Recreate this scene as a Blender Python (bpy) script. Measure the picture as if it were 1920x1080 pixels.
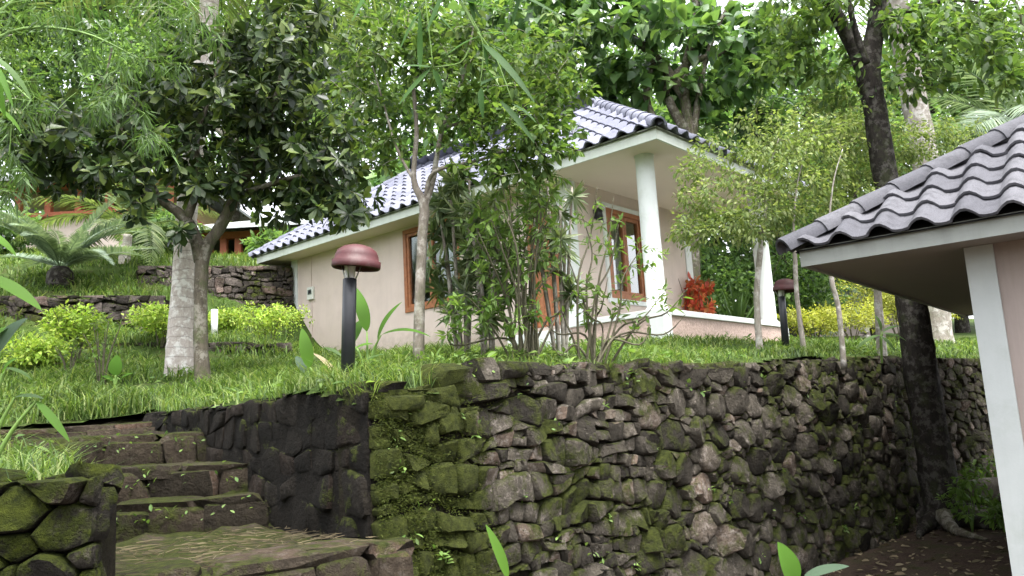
import bpy, bmesh, math, random
import numpy as np
from mathutils import Vector, Matrix

# ------------------------------------------------------------------ camera, sky, sun, exposure
scene = bpy.context.scene
for _o in list(bpy.data.objects): bpy.data.objects.remove(_o)
FPX, PITCH, ROLL = 1498.94, 0.1601, 0.0566          # photo is 1920 px wide
EYE = np.array([0.0, 0.0, 1.6])
_F = np.array([0, math.cos(PITCH), math.sin(PITCH)])
_R0 = np.array([1.0, 0, 0]); _U0 = np.array([0, -math.sin(PITCH), math.cos(PITCH)])
_R = math.cos(ROLL)*_R0 - math.sin(ROLL)*_U0
_U = math.cos(ROLL)*_U0 + math.sin(ROLL)*_R0
cam_d = bpy.data.cameras.new('camera'); cam = bpy.data.objects.new('camera', cam_d)
scene.collection.objects.link(cam); scene.camera = cam
cam_d.sensor_width = 36; cam_d.lens = FPX/1920*36; cam_d.clip_end = 2000; cam_d.clip_start = 0.05
_m = Matrix.Identity(4)
for i in range(3):
    _m[i][0] = _R[i]; _m[i][1] = _U[i]; _m[i][2] = -_F[i]; _m[i][3] = EYE[i]
cam.matrix_world = _m

SUN_EL, SUN_AZ = math.radians(70), math.radians(150)   # azimuth clockwise from +Y
world = bpy.data.worlds.new('World'); scene.world = world; world.use_nodes = True
_nt = world.node_tree; _nt.nodes.clear()
_sky = _nt.nodes.new('ShaderNodeTexSky'); _sky.sky_type = 'NISHITA'; _sky.sun_disc = False
_sky.sun_elevation = SUN_EL; _sky.sun_rotation = SUN_AZ; _sky.air_density = 1.0; _sky.dust_density = 4.0; _sky.ozone_density = 1.0
_hs = _nt.nodes.new('ShaderNodeHueSaturation'); _hs.inputs['Saturation'].default_value = 0.22   # overcast: nearly white
_bg = _nt.nodes.new('ShaderNodeBackground'); _bg.inputs['Strength'].default_value = 0.15
_wo = _nt.nodes.new('ShaderNodeOutputWorld')
_nt.links.new(_sky.outputs[0], _hs.inputs['Color']); _nt.links.new(_hs.outputs[0], _bg.inputs[0]); _nt.links.new(_bg.outputs[0], _wo.inputs[0])
sun_d = bpy.data.lights.new('sun', 'SUN'); sun = bpy.data.objects.new('sun', sun_d); scene.collection.objects.link(sun)
sun_d.energy = 0.9; sun_d.angle = math.radians(25); sun_d.color = (1, .97, .92)
_sd = Vector((math.sin(SUN_AZ)*math.cos(SUN_EL), math.cos(SUN_AZ)*math.cos(SUN_EL), math.sin(SUN_EL)))
sun.rotation_euler = _sd.to_track_quat('Z', 'Y').to_euler()
vs = scene.view_settings; vs.view_transform = 'Standard'; vs.look = 'None'; vs.gamma = 1; vs.exposure = 2.5
vs.use_curve_mapping = False
scene.cycles.use_denoising = True; scene.cycles.max_bounces = 7; scene.cycles.transparent_max_bounces = 6
scene.cycles.diffuse_bounces = 4; scene.cycles.glossy_bounces = 3; scene.cycles.transmission_bounces = 5

# ------------------------------------------------------------------ helpers
C = scene.collection
rng = np.random.default_rng(7)
def ray(px, py):
    v = _F*FPX + _R*(px-960) + _U*(540-py); return v/v[1]
def at(px, py, d):                                    # a pixel's direction taken out to depth d (metres along +Y)
    return EYE + ray(px, py)*d
def todist(P):                                        # forward distance of world points
    return np.maximum((np.asarray(P)-EYE) @ _F, .3)
def inframe(P, m=120):
    Q = np.asarray(P)-EYE; d = np.maximum(Q@_F, .05); x = 960+FPX*(Q@_R)/d; y = 540-FPX*(Q@_U)/d
    return (Q@_F > .3) & (x > -m) & (x < 1920+m) & (y > -m) & (y < 1080+m)
def nrm(v):
    v = np.asarray(v, float); return v/np.maximum(np.linalg.norm(v, axis=-1, keepdims=True), 1e-9)
def tag(o, label=None, cat=None, group=None, kind=None):
    if label: o['label'] = label
    if cat: o['category'] = cat
    if group: o['group'] = group
    if kind: o['kind'] = kind
    return o
def thing(name, label, cat, loc=(0, 0, 0), rotz=0, group=None):
    o = bpy.data.objects.new(name, None); C.objects.link(o); o.empty_display_size = .1
    o.location = tuple(loc); o.rotation_euler = (0, 0, rotz)
    return tag(o, label, cat, group)
def link(name, me, mat=None, parent=None, off=None):
    o = bpy.data.objects.new(name, me); C.objects.link(o)
    if mat is not None and not me.materials: me.materials.append(mat)
    if parent is not None: o.parent = parent
    return o
def arr_mesh(name, V, T, smooth=False):               # numpy verts + triangles (or quads) -> mesh
    V = np.ascontiguousarray(V, np.float32); T = np.ascontiguousarray(T, np.int32); k = T.shape[1]
    me = bpy.data.meshes.new(name); me.vertices.add(len(V)); me.vertices.foreach_set('co', V.ravel())
    me.loops.add(T.size); me.loops.foreach_set('vertex_index', T.ravel())
    me.polygons.add(len(T)); me.polygons.foreach_set('loop_start', np.arange(0, T.size, k, dtype=np.int32))
    if smooth: me.polygons.foreach_set('use_smooth', np.ones(len(T), bool))
    me.update(calc_edges=True); return me
class MB:
    def __init__(s, org=(0, 0, 0)): s.v = []; s.f = []; s.o = np.asarray(org, float)
    def add(s, V, Fs):
        b = len(s.v); s.v += [tuple(np.asarray(p, float)-s.o) for p in V]; s.f += [tuple(b+i for i in q) for q in Fs]
    def box(s, c, sz, rz=0, tap=1.0):
        c = np.asarray(c, float); x, y, z = np.asarray(sz, float)/2; P = []
        for kz in (-1, 1):
            t = 1 if kz < 0 else tap
            for a, b in ((-1, -1), (1, -1), (1, 1), (-1, 1)):
                u, w = a*x*t, b*y*t; P.append(c+np.array([u*math.cos(rz)-w*math.sin(rz), u*math.sin(rz)+w*math.cos(rz), kz*z]))
        s.add(P, [(3, 2, 1, 0), (4, 5, 6, 7), (0, 1, 5, 4), (1, 2, 6, 5), (2, 3, 7, 6), (3, 0, 4, 7)]); return s
    def box2(s, a, b):
        a = np.asarray(a, float); b = np.asarray(b, float); return s.box((a+b)/2, np.abs(b-a))
    def tube(s, pts, rad, n=8, cap=True, wob=0, seed=0):
        pts = np.asarray(pts, float); m = len(pts); rad = np.broadcast_to(np.asarray(rad, float), (m,))
        T = np.gradient(pts, axis=0) if m > 2 else np.repeat((pts[1]-pts[0])[None], m, 0); T = nrm(T)
        ref = np.array([0, 0, 1.]) if abs(T[:, 2]).mean() < .9 else np.array([1., 0, 0])
        A = nrm(np.cross(T, ref)); B = np.cross(T, A); g = np.random.default_rng(seed); P = []
        for i in range(m):
            for k in range(n):
                a = 2*math.pi*k/n; r = rad[i]*(1+wob*g.normal()) if wob else rad[i]
                P.append(pts[i]+r*(math.cos(a)*A[i]+math.sin(a)*B[i]))
        Fs = [(i*n+k, i*n+(k+1) % n, (i+1)*n+(k+1) % n, (i+1)*n+k) for i in range(m-1) for k in range(n)]
        if cap: Fs += [tuple(range(n))[::-1], tuple((m-1)*n+k for k in range(n))]
        s.add(P, Fs); return s
    def lathe(s, c, prof, n=24):
        c = np.asarray(c, float); P = []
        for r, z in prof:
            for k in range(n): a = 2*math.pi*k/n; P.append(c+np.array([r*math.cos(a), r*math.sin(a), z]))
        s.add(P, [(i*n+k, i*n+(k+1) % n, (i+1)*n+(k+1) % n, (i+1)*n+k) for i in range(len(prof)-1) for k in range(n)]); return s
    def build(s, name, mat, parent=None, smooth=False, bevel=0):
        me = bpy.data.meshes.new(name); me.from_pydata(s.v, [], s.f); me.update()
        if smooth: me.polygons.foreach_set('use_smooth', [True]*len(me.polygons))
        o = link(name, me, mat, parent)
        if bevel: m = o.modifiers.new('bevel', 'BEVEL'); m.width = bevel; m.segments = 2; m.limit_method = 'ANGLE'
        return o

# ------------------------------------------------------------------ materials
def nodes(name):
    m = bpy.data.materials.new(name); m.use_nodes = True; t = m.node_tree; t.nodes.clear()
    out = t.nodes.new('ShaderNodeOutputMaterial')
    def N(kind, **kw):
        n = t.nodes.new('ShaderNode'+kind)
        for k, v in kw.items():
            if k in n.inputs: n.inputs[k].default_value = v
            else: setattr(n, k, v)
        return n
    return m, t, out, N, t.links.new
def ramp(N, L, src, stops):
    r = N('ValToRGB'); e = r.color_ramp.elements
    while len(e) < len(stops): e.new(.5)
    for el, (p, c) in zip(e, stops): el.position = p; el.color = (*c, 1) if len(c) == 3 else c
    L(src, r.inputs[0]); return r.outputs[0]
def fmath(N, L, op, a, b=None, clamp=False):
    n = N('Math', operation=op); n.use_clamp = clamp
    for i, x in enumerate((a, b)):
        if x is None: continue
        if isinstance(x, (int, float)): n.inputs[i].default_value = x
        else: L(x, n.inputs[i])
    return n.outputs[0]
def mixc(N, L, f, a, b, mode='MIX'):
    n = N('Mix', data_type='RGBA', blend_type=mode)
    for i, x in ((0, f), (6, a), (7, b)):
        if isinstance(x, (int, float)): n.inputs[i].default_value = x
        elif isinstance(x, tuple): n.inputs[i].default_value = (*x, 1) if len(x) == 3 else x
        else: L(x, n.inputs[i])
    return n.outputs[2]
def wpos(N): return N('NewGeometry').outputs['Position']
def noise(N, L, vec, scale, detail=4, rough=.6):
    n = N('TexNoise', Scale=scale, Detail=detail, Roughness=rough); L(vec, n.inputs['Vector']); return n.outputs[0]
def rand01(N, L):
    a = N('NewGeometry').outputs['Random Per Island']; b = N('ObjectInfo').outputs['Random']
    return fmath(N, L, 'FRACT', fmath(N, L, 'ADD', a, b))
def bump(N, L, h, dist, strength=1.0):
    b = N('Bump', Strength=strength, Distance=dist); L(h, b.inputs['Height']); return b.outputs[0]
def leaf_mat(name, cols, trans=.35, rough=.45, spec=.4, vary=.35):
    m, t, out, N, L = nodes(name); cols = [tuple(x*.84+.16*(.3*q[0]+.6*q[1]+.1*q[2]) for x in q) for q in cols]; rough = min(.7, rough+.08); spec *= .75
    c = ramp(N, L, rand01(N, L), [(i/(len(cols)-1), q) for i, q in enumerate(cols)])
    n = noise(N, L, wpos(N), 1.7, 2)
    c = mixc(N, L, 1.0, c, ramp(N, L, n, [(.3, (1-vary,)*3), (.7, (1+vary, 1+vary, 1+vary*.6))]), 'MULTIPLY')
    p = N('BsdfPrincipled', Roughness=rough); p.inputs['Specular IOR Level'].default_value = spec; L(c, p.inputs['Base Color'])
    tr = N('BsdfTranslucent'); L(mixc(N, L, 1.0, c, (1.35, 1.4, .75), 'MULTIPLY'), tr.inputs['Color'])
    mx = N('MixShader'); mx.inputs[0].default_value = trans; L(p.outputs[0], mx.inputs[1]); L(tr.outputs[0], mx.inputs[2])
    L(mx.outputs[0], out.inputs[0]); return m
def plain(name, col, rough=.7, var=.12, scale=6, bumpd=0, metal=0, spec=.3, stain=None, bscale=60, streak=0, splash=None):
    m, t, out, N, L = nodes(name); P = wpos(N)
    c = ramp(N, L, noise(N, L, P, scale, 5), [(.25, tuple(x*(1-var) for x in col)), (.75, tuple(min(1, x*(1+var)) for x in col))])
    if stain:
        f = ramp(N, L, noise(N, L, P, stain[1], 6, .7), [(.52, (0, 0, 0)), (.72, (stain[2],)*3)]); c = mixc(N, L, f, c, stain[0])
    if streak:                                            # rain streaks: noise drawn out vertically
        mp = N('Mapping'); mp.inputs['Scale'].default_value = (1, 1, .07); L(P, mp.inputs[0])
        f = ramp(N, L, noise(N, L, mp.outputs[0], 9, 5, .7), [(.48, (0, 0, 0)), (.70, (streak,)*3)]); c = mixc(N, L, f, c, tuple(x*.45 for x in col))
    if splash:                                            # mud splashed up from the ground
        sz_ = N('SeparateXYZ'); L(P, sz_.inputs[0]); hgt = fmath(N, L, 'DIVIDE', fmath(N, L, 'SUBTRACT', splash[0]+splash[1], sz_.outputs[2]), splash[1])
        f = ramp(N, L, fmath(N, L, 'ADD', fmath(N, L, 'MULTIPLY', hgt, .45), fmath(N, L, 'MULTIPLY', noise(N, L, P, 7, 6, .75), .8)), [(.55, (0, 0, 0)), (.95, (.6,)*3)]); c = mixc(N, L, f, c, (.26, .215, .16))
    p = N('BsdfPrincipled', Roughness=rough, Metallic=metal); p.inputs['Specular IOR Level'].default_value = spec
    L(c, p.inputs['Base Color'])
    if bumpd: L(bump(N, L, noise(N, L, P, bscale, 6, .65), bumpd), p.inputs['Normal'])
    L(p.outputs[0], out.inputs[0]); return m
MOSS_AT = (-.55, 4.75)
def stone_mat(name, lo, hi, moss=.45, lichen=.5, corner=0.0, mosscol=((.020, .026, .007), (.088, .104, .020))):
    m, t, out, N, L = nodes(name); P = wpos(N); r = rand01(N, L)
    base = mixc(N, L, r, lo, hi)
    base = mixc(N, L, ramp(N, L, r, [(.80, (0, 0, 0)), (.95, (.7,)*3)]), base, (hi[0]*1.1, hi[1]*.85, hi[2]*.8))   # some reddish stones
    base = mixc(N, L, 1.0, base, ramp(N, L, noise(N, L, P, 14, 8, .75), [(.25, (.35,)*3), (.5, (.95,)*3), (.8, (1.7,)*3)]), 'MULTIPLY')
    li = ramp(N, L, fmath(N, L, 'ADD', noise(N, L, P, 17, 8, .8), fmath(N, L, 'MULTIPLY', fmath(N, L, 'SUBTRACT', r, .5), .16)), [(.555, (0, 0, 0)), (.66, (lichen,)*3)]); base = mixc(N, L, li, base, (.27, .235, .205))
    g = N('NewGeometry'); sx = N('SeparateXYZ'); L(g.outputs['Normal'], sx.inputs[0])
    big = noise(N, L, P, 1.6, 3, .6); mid = noise(N, L, P, 7, 6, .75)
    k = fmath(N, L, 'ADD', fmath(N, L, 'MULTIPLY', big, .75), fmath(N, L, 'MULTIPLY', mid, .9))
    k = fmath(N, L, 'ADD', k, fmath(N, L, 'MULTIPLY', sx.outputs[2], .16))
    if corner:
        sp = N('SeparateXYZ'); L(P, sp.inputs[0])
        dx = fmath(N, L, 'SUBTRACT', sp.outputs[0], MOSS_AT[0]); dy = fmath(N, L, 'SUBTRACT', sp.outputs[1], MOSS_AT[1])
        dd = fmath(N, L, 'SQRT', fmath(N, L, 'ADD', fmath(N, L, 'MULTIPLY', dx, dx), fmath(N, L, 'MULTIPLY', dy, dy)))
        k = fmath(N, L, 'ADD', k, fmath(N, L, 'MULTIPLY', fmath(N, L, 'SUBTRACT', 1.0, fmath(N, L, 'MULTIPLY', dd, 1.7), True), corner))
    mask = ramp(N, L, k, [(1.02-moss*.45, (0, 0, 0)), (1.16-moss*.45, (1, 1, 1))])
    mc = ramp(N, L, noise(N, L, P, 22, 5, .7), [(.3, mosscol[0]), (.7, mosscol[1])])
    c = mixc(N, L, mask, base, mc)
    p = N('BsdfPrincipled', Roughness=.93); p.inputs['Specular IOR Level'].default_value = .15; L(c, p.inputs['Base Color'])
    h = fmath(N, L, 'ADD', noise(N, L, P, 26, 8, .72), fmath(N, L, 'MULTIPLY', fmath(N, L, 'MULTIPLY', mask, noise(N, L, P, 130, 3, .8)), .9))
    L(bump(N, L, h, .05), p.inputs['Normal']); L(p.outputs[0], out.inputs[0]); return m
def bark_mat(name, lo, hi, patch=None, ring=0, moss=0, sc=18):
    m, t, out, N, L = nodes(name); P = wpos(N)
    mp = N('Mapping'); mp.inputs['Scale'].default_value = (1, 1, .35); L(P, mp.inputs[0])
    n = noise(N, L, mp.outputs[0], sc, 8, .75); c = ramp(N, L, n, [(.3, lo), (.7, hi)])
    if patch: c = mixc(N, L, ramp(N, L, noise(N, L, P, sc*.35, 5, .7), [(.5, (0, 0, 0)), (.6, (.85,)*3)]), c, patch)
    if moss: c = mixc(N, L, ramp(N, L, noise(N, L, P, 6, 5, .7), [(.5, (0, 0, 0)), (.62, (moss,)*3)]), c, (.06, .085, .02))
    h = n
    if ring:
        sp = N('SeparateXYZ'); L(P, sp.inputs[0]); z = fmath(N, L, 'ADD', fmath(N, L, 'MULTIPLY', sp.outputs[2], ring), fmath(N, L, 'MULTIPLY', noise(N, L, P, 3, 2), 1.2))
        w = fmath(N, L, 'FRACT', z); f = ramp(N, L, w, [(0, (.45,)*3), (.16, (1,)*3), (1, (1,)*3)]); c = mixc(N, L, .75, c, f, 'MULTIPLY'); h = fmath(N, L, 'ADD', n, w)
    p = N('BsdfPrincipled', Roughness=.9); p.inputs['Specular IOR Level'].default_value = .15; L(c, p.inputs['Base Color'])
    L(bump(N, L, h, .012), p.inputs['Normal']); L(p.outputs[0], out.inputs[0]); return m
def tile_mat(name, lo, hi, dirt):
    m, t, out, N, L = nodes(name); P = wpos(N); r = rand01(N, L)
    c = mixc(N, L, r, lo, hi)
    c = mixc(N, L, ramp(N, L, noise(N, L, P, 9, 7, .7), [(.5, (0, 0, 0)), (.75, (.7,)*3)]), c, dirt)
    c = mixc(N, L, 1.0, c, ramp(N, L, noise(N, L, P, 70, 4, .7), [(.3, (.8,)*3), (.7, (1.15,)*3)]), 'MULTIPLY')
    p = N('BsdfPrincipled', Roughness=.85); p.inputs['Specular IOR Level'].default_value = .15; L(c, p.inputs['Base Color'])
    L(bump(N, L, noise(N, L, P, 120, 4, .7), .003), p.inputs['Normal']); L(p.outputs[0], out.inputs[0]); return m
def glass_mat():
    m, t, out, N, L = nodes('window_glass')
    fr = N('Fresnel', IOR=1.5); g = N('BsdfGlossy', Roughness=.03); tr = N('BsdfTransparent'); tr.inputs[0].default_value = (.72, .76, .74, 1)
    mx = N('MixShader'); L(fmath(N, L, 'MULTIPLY', fr.outputs[0], .3), mx.inputs[0]); L(tr.outputs[0], mx.inputs[1]); L(g.outputs[0], mx.inputs[2]); L(mx.outputs[0], out.inputs[0]); return m
def ground_mat(name, c1, c2, c3, sc=3):
    m, t, out, N, L = nodes(name); P = wpos(N)
    c = ramp(N, L, noise(N, L, P, sc, 6, .7), [(.3, c1), (.5, c2), (.7, c3)])
    c = mixc(N, L, 1.0, c, ramp(N, L, noise(N, L, P, 45, 5, .8), [(.3, (.5,)*3), (.7, (1.4,)*3)]), 'MULTIPLY')
    p = N('BsdfPrincipled', Roughness=.95); p.inputs['Specular IOR Level'].default_value = .1; L(c, p.inputs['Base Color'])
    L(bump(N, L, noise(N, L, P, 30, 8, .75), .04), p.inputs['Normal']); L(p.outputs[0], out.inputs[0]); return m
M = {}
M['stone'] = stone_mat('dry_stone', (.030, .026, .021), (.135, .118, .094), moss=.43, lichen=.85, corner=.75)
M['stone_step'] = stone_mat('step_stone', (.030, .024, .017), (.085, .064, .046), moss=.36, lichen=.25)
M['stone_side'] = stone_mat('shaded_stone', (.009, .0075, .0058), (.020, .0165, .0125), moss=.22, lichen=.08)  # darker copy of the wall stone: shade on the stair face put into colour
M['stone_bank'] = stone_mat('bank_stone', (.014, .012, .010), (.038, .032, .025), moss=.56, lichen=.3, mosscol=((.012, .018, .003), (.075, .092, .010)))
M['stone_far'] = stone_mat('far_stone', (.035, .03, .027), (.12, .10, .088), moss=.3, lichen=.3)
M['earth'] = ground_mat('dark_earth', (.012, .010, .008), (.022, .018, .013), (.03, .03, .014), 5)
M['soil'] = ground_mat('soil_litter', (.035, .024, .018), (.075, .052, .040), (.05, .055, .02), 2.5)
M['turf'] = ground_mat('turf', (.03, .045, .012), (.05, .085, .018), (.075, .075, .03), 2)
M['grass'] = leaf_mat('grass_blades', [(.03, .066, .012), (.07, .135, .022), (.125, .21, .034), (.20, .24, .075)], .4, .5, .3)
M['straw'] = leaf_mat('dry_straw', [(.09, .065, .04), (.25, .20, .125), (.055, .045, .025)], .15, .7, .2)
M['moss_f'] = leaf_mat('moss_fibre', [(.02, .03, .006), (.06, .08, .012), (.09, .11, .02)], .3, .8, .1)
M['wall'] = plain('pink_plaster', (.60, .50, .45), .85, .05, 2.5, .002, stain=((.48, .39, .34), 1.3, .45), streak=.08, splash=(3.0, .5))
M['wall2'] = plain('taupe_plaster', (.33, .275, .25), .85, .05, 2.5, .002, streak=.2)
M['soffit'] = plain('cream_soffit', (.66, .56, .475), .85, .03, 2, .001)
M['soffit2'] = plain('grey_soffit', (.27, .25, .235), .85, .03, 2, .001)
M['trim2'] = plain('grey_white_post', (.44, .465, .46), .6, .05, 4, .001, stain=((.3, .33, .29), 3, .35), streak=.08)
M['trim'] = plain('white_trim', (.65, .675, .665), .6, .04, 4, .001, stain=((.42, .46, .39), 3, .4), streak=.08)
M['fascia'] = plain('pale_green_grey_fascia', (.60, .64, .585), .6, .05, 4, .001, stain=((.38, .42, .34), 4, .4), streak=.18)
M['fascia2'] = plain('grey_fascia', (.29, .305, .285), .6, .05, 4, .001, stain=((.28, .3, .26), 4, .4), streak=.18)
M['plinth'] = plain('rough_pink_plinth', (.50, .375, .33), .95, .25, 30, .02, stain=((.25, .2, .17), 4, .5), bscale=25)
M['wood'] = plain('varnished_wood', (.30, .115, .05), .45, .3, 14, .001)
M['glass'] = glass_mat()
M['curtain'] = plain('curtain', (.20, .24, .22), .9, .2, 5)
M['dark'] = plain('dark_interior', (.03, .03, .03), .9)
M['tile_a'] = tile_mat('blue_grey_tile', (.125, .13, .17), (.19, .195, .24), (.07, .07, .09))
M['tile_b'] = tile_mat('charcoal_tile', (.066, .066, .076), (.115, .114, .126), (.030, .030, .033))
M['black_metal'] = plain('black_powder_coat', (.022, .023, .028), .38, .15, 20, spec=.5)
M['red_metal'] = plain('maroon_paint', (.058, .009, .011), .6, .2, 8, .001, spec=.5, stain=((.10, .07, .062), 7, .75))
M['white_plastic'] = plain('white_plastic', (.7, .7, .7), .4)
M['steel'] = plain('galvanised', (.45, .45, .44), .35, .1, 20, metal=.8)
M['bark_dark'] = bark_mat('dark_bark', (.009, .008, .007), (.036, .030, .026), (.085, .078, .07), moss=.2, sc=26)
M['bark_grey'] = bark_mat('grey_bark', (.10, .085, .07), (.28, .245, .205), (.38, .36, .32), moss=.25)
M['bark_palm'] = bark_mat('palm_bark', (.36, .30, .27), (.64, .58, .54), (.80, .78, .75), ring=8, sc=30)
M['bark_moss'] = bark_mat('mossy_bark', (.035, .03, .022), (.15, .13, .10), (.24, .225, .19), moss=.5)
M['bark_pale'] = bark_mat('pale_bark', (.14, .12, .10), (.34, .31, .27), (.46, .44, .41), moss=.25)
M['twig'] = bark_mat('twig_bark', (.05, .045, .03), (.16, .15, .10), sc=40)
M['stem_green'] = plain('green_stem', (.13, .22, .05), .5, .2, 10)
M['red_post'] = plain('red_painted_timber', (.36, .11, .06), .6, .15, 6)
M['ochre'] = plain('ochre_wall', (.55, .42, .22), .85, .1, 3)
M['sheet'] = plain('pale_roof_sheet', (.42, .45, .44), .5, .1, 3)
M['paper'] = plain('meter_box_paint', (.62, .63, .58), .5, .06, 10)
def LM(n, *a, **k): M[n] = leaf_mat(n, *a, **k)
LM('leaf_dark', [(.011, .026, .008), (.022, .046, .012), (.042, .078, .017), (.13, .18, .03)], .3, .32, .5)
LM('leaf_mid', [(.035, .075, .014), (.06, .125, .02), (.10, .18, .028), (.15, .22, .04)], .42, .45, .35)
LM('leaf_heart', [(.035, .085, .03), (.06, .14, .04), (.10, .20, .055), (.16, .28, .06)], .45, .22, .7)
LM('leaf_yellow', [(.075, .125, .028), (.12, .185, .04), (.18, .24, .06), (.26, .30, .12)], .42, .5, .3)
LM('leaf_lime', [(.15, .26, .016), (.25, .40, .025), (.34, .48, .04), (.42, .50, .05)], .35, .5, .3)
LM('leaf_gold', [(.22, .26, .015), (.32, .35, .025), (.40, .39, .04)], .35, .5, .3)
LM('leaf_bamboo', [(.035, .075, .018), (.06, .125, .027), (.085, .165, .035)], .42, .45, .35)
LM('leaf_back', [(.04, .09, .03), (.07, .14, .04), (.11, .21, .05), (.17, .27, .08)], .5, .5, .3)
LM('leaf_narrow', [(.045, .08, .026), (.08, .13, .045), (.15, .20, .08), (.22, .26, .14)], .3, .45, .35)
LM('leaf_shrub', [(.06, .13, .02), (.11, .21, .03), (.17, .27, .05), (.10, .16, .05)], .38, .45, .35)
LM('leaf_fresh', [(.07, .145, .016), (.10, .19, .024), (.13, .22, .032)], .5, .4, .4)
LM('leaf_cycad', [(.10, .16, .11), (.16, .23, .16), (.23, .30, .21)], .25, .45, .35)
LM('leaf_palm', [(.06, .10, .03), (.10, .15, .045), (.16, .20, .07)], .4, .4, .4)
LM('leaf_red', [(.45, .03, .02), (.65, .09, .04), (.70, .22, .07), (.25, .14, .03)], .35, .4, .4)
LM('leaf_silver', [(.045, .08, .05), (.065, .105, .07)], .3, .65, .12)
LM('leaf_spray', [(.022, .075, .008), (.035, .11, .012), (.05, .14, .016)], .45, .5, .3)
LM('leaf_paddle', [(.05, .14, .004), (.07, .18, .006), (.085, .20, .010)], .45, .55, .2)
# ------------------------------------------------------------------ the ground
W0 = np.array([-.86, 4.6]); W1 = np.array([5.35, 11.3]); W2 = np.array([8.0, 13.0]); W3 = np.array([30., 22.])
SA = np.array([-2.40, 6.3]); SB = np.array([-3.5, 7.5])                # stair-side face of the wall
ST_L = [(-1.80, 3.40), (-3.05, 5.20), (-3.80, 6.20), (-5.0, 7.4)]    # left edge of the stairs
LOWER = np.array([(-40, 2.6), (-2.9, 3.1)] + ST_L + [(-3.5, 7.75), tuple(SA), tuple(W0), tuple(W1), tuple(W2), tuple(W3), (60, 22), (60, -60), (-60, -60), (-60, 2.6)])
def inpoly(x, y, poly=LOWER):
    r = np.zeros(np.shape(x), bool); n = len(poly)
    for i in range(n):
        (x1, y1), (x2, y2) = poly[i], poly[(i+1) % n]
        c = ((y1 > y) != (y2 > y)) & (x < (x2-x1)*(y-y1)/((y2-y1) if y2 != y1 else 1e-9)+x1); r ^= c
    return r
def rbf(ctrl):
    c = np.array(ctrl, float); n = len(c); D = np.linalg.norm(c[:, None, :2]-c[None, :, :2], axis=2)
    A = np.zeros((n+3, n+3)); A[:n, :n] = -D + np.eye(n)*.05; A[:n, n] = 1; A[:n, n+1:] = c[:, :2]; A[n, :n] = 1; A[n+1:, :n] = c[:, :2].T
    w = np.linalg.solve(A, np.r_[c[:, 2], 0, 0, 0])
    def f(x, y):
        x = np.asarray(x, float); y = np.asarray(y, float); s = w[n]+w[n+1]*x+w[n+2]*y
        for i in range(n): s = s - w[i]*np.hypot(x-c[i, 0], y-c[i, 1])
        return s
    return f
def lerp(a, b, t): return np.asarray(a, float)*(1-t)+np.asarray(b, float)*t
ctrl = []
for t, z in ((0, 1.72), (.1, 1.86), (.25, 1.9), (.5, 1.93), (.75, 2.02), (1, 2.1)): ctrl.append((*lerp(W0, W1, t), z))
ctrl += [(*W2, 2.0), (14, 15.5, 2.2), (*SA, 1.78), (*SB, 1.78)]
for px, py, d in ((785, 692, 6.6), (1000, 686, 6.4), (1110, 684, 6.8), (1475, 655, 10), (1425, 652, 9.6), (1578, 668, 9), (1240, 642, 10.9),
                  (1480, 642, 14), (800, 662, 13), (550, 690, 16.6), (345, 702, 10), (100, 745, 8.3), (0, 790, 7.6), (650, 716, 5.3),
                  (0, 690, 10.5), (500, 690, 13.4), (250, 692, 12.2), (250, 640, 12.8), (500, 640, 14.4), (30, 650, 12.2),
                  (1700, 650, 14), (1850, 645, 15.5), (60, 632, 13.3), (200, 636, 13.3), (60, 560, 13.9), (200, 556, 13.9),
                  (330, 595, 15.8), (520, 592, 17.3), (330, 505, 16.4), (520, 503, 17.9), (110, 535, 15), (330, 480, 22), (60, 470, 22),
                  (1300, 640, 20), (1700, 640, 22)): ctrl.append(tuple(at(px, py, d)))
ctrl += [(2, 18, 3.1), (8, 30, 4.2), (25, 40, 5), (-12, 30, 8.5), (0, 32, 6.5), (-30, 30, 9), (60, 200, 14), (-60, 200, 22), (150, 100, 8), (-150, 100, 16), (60, 60, 6)]
ctrl += [(-2.0, 3.3, 1.30), (-2.9, 3.2, 1.36), (-3.3, 5.0, 1.36), (-4.1, 6.2, 1.52), (-5.2, 7.2, 1.70), (-6, 4, 1.6), (-20, 3, 2.2), (-20, 10, 3.2)]
zup = rbf(ctrl)
zlow = rbf([(0, 0, 0), (-1, 3, 0), (0, 5, -.02), (3, 7, -.1), (5.0, 10.8, -.12), (7.5, 12.4, .3), (6, 8, 0.02), (9, 10, .3), (5, 4, 0), (-6, 0, .1), (25, 18, .8), (25, -20, 0), (-25, -20, 0)])
gx = np.unique(np.concatenate([np.linspace(-150, -14, 18), np.linspace(-14, -6, 28), np.linspace(-6, 9, 126), np.linspace(9, 20, 26), np.linspace(20, 150, 18)]))
gy = np.unique(np.concatenate([np.linspace(1.5, 13, 96), np.linspace(13, 25, 40), np.linspace(25, 60, 22), np.linspace(60, 250, 16)]))
X, Y = np.meshgrid(gx, gy); Z = zup(X, Y) + .02*np.sin(X*3.1+Y*2.3)+.02*np.sin(X*1.7-Y*4.1)
nx, ny = len(gx), len(gy); I = np.arange(nx*ny).reshape(ny, nx)
Q = np.stack([I[:-1, :-1], I[:-1, 1:], I[1:, 1:], I[1:, :-1]], -1).reshape(-1, 4)
P = np.stack([X, Y, Z], -1).reshape(-1, 3); cen = P[Q].mean(1); Q = Q[~inpoly(cen[:, 0], cen[:, 1])]
tag(link('upper_lawn', arr_mesh('upper_lawn', P, Q, True), M['turf']), kind='structure')
gx = np.linspace(-45, 45, 120); gy = np.linspace(-40, 24, 90); X, Y = np.meshgrid(gx, gy); Z = zlow(X, Y)
up = ~inpoly(X, Y); Z = np.where(up, np.where((X < -2.9) & (Y > 7.6), zup(X, Y)-.4, np.minimum(Z, zup(X, Y)-1.0)), Z)
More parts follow.
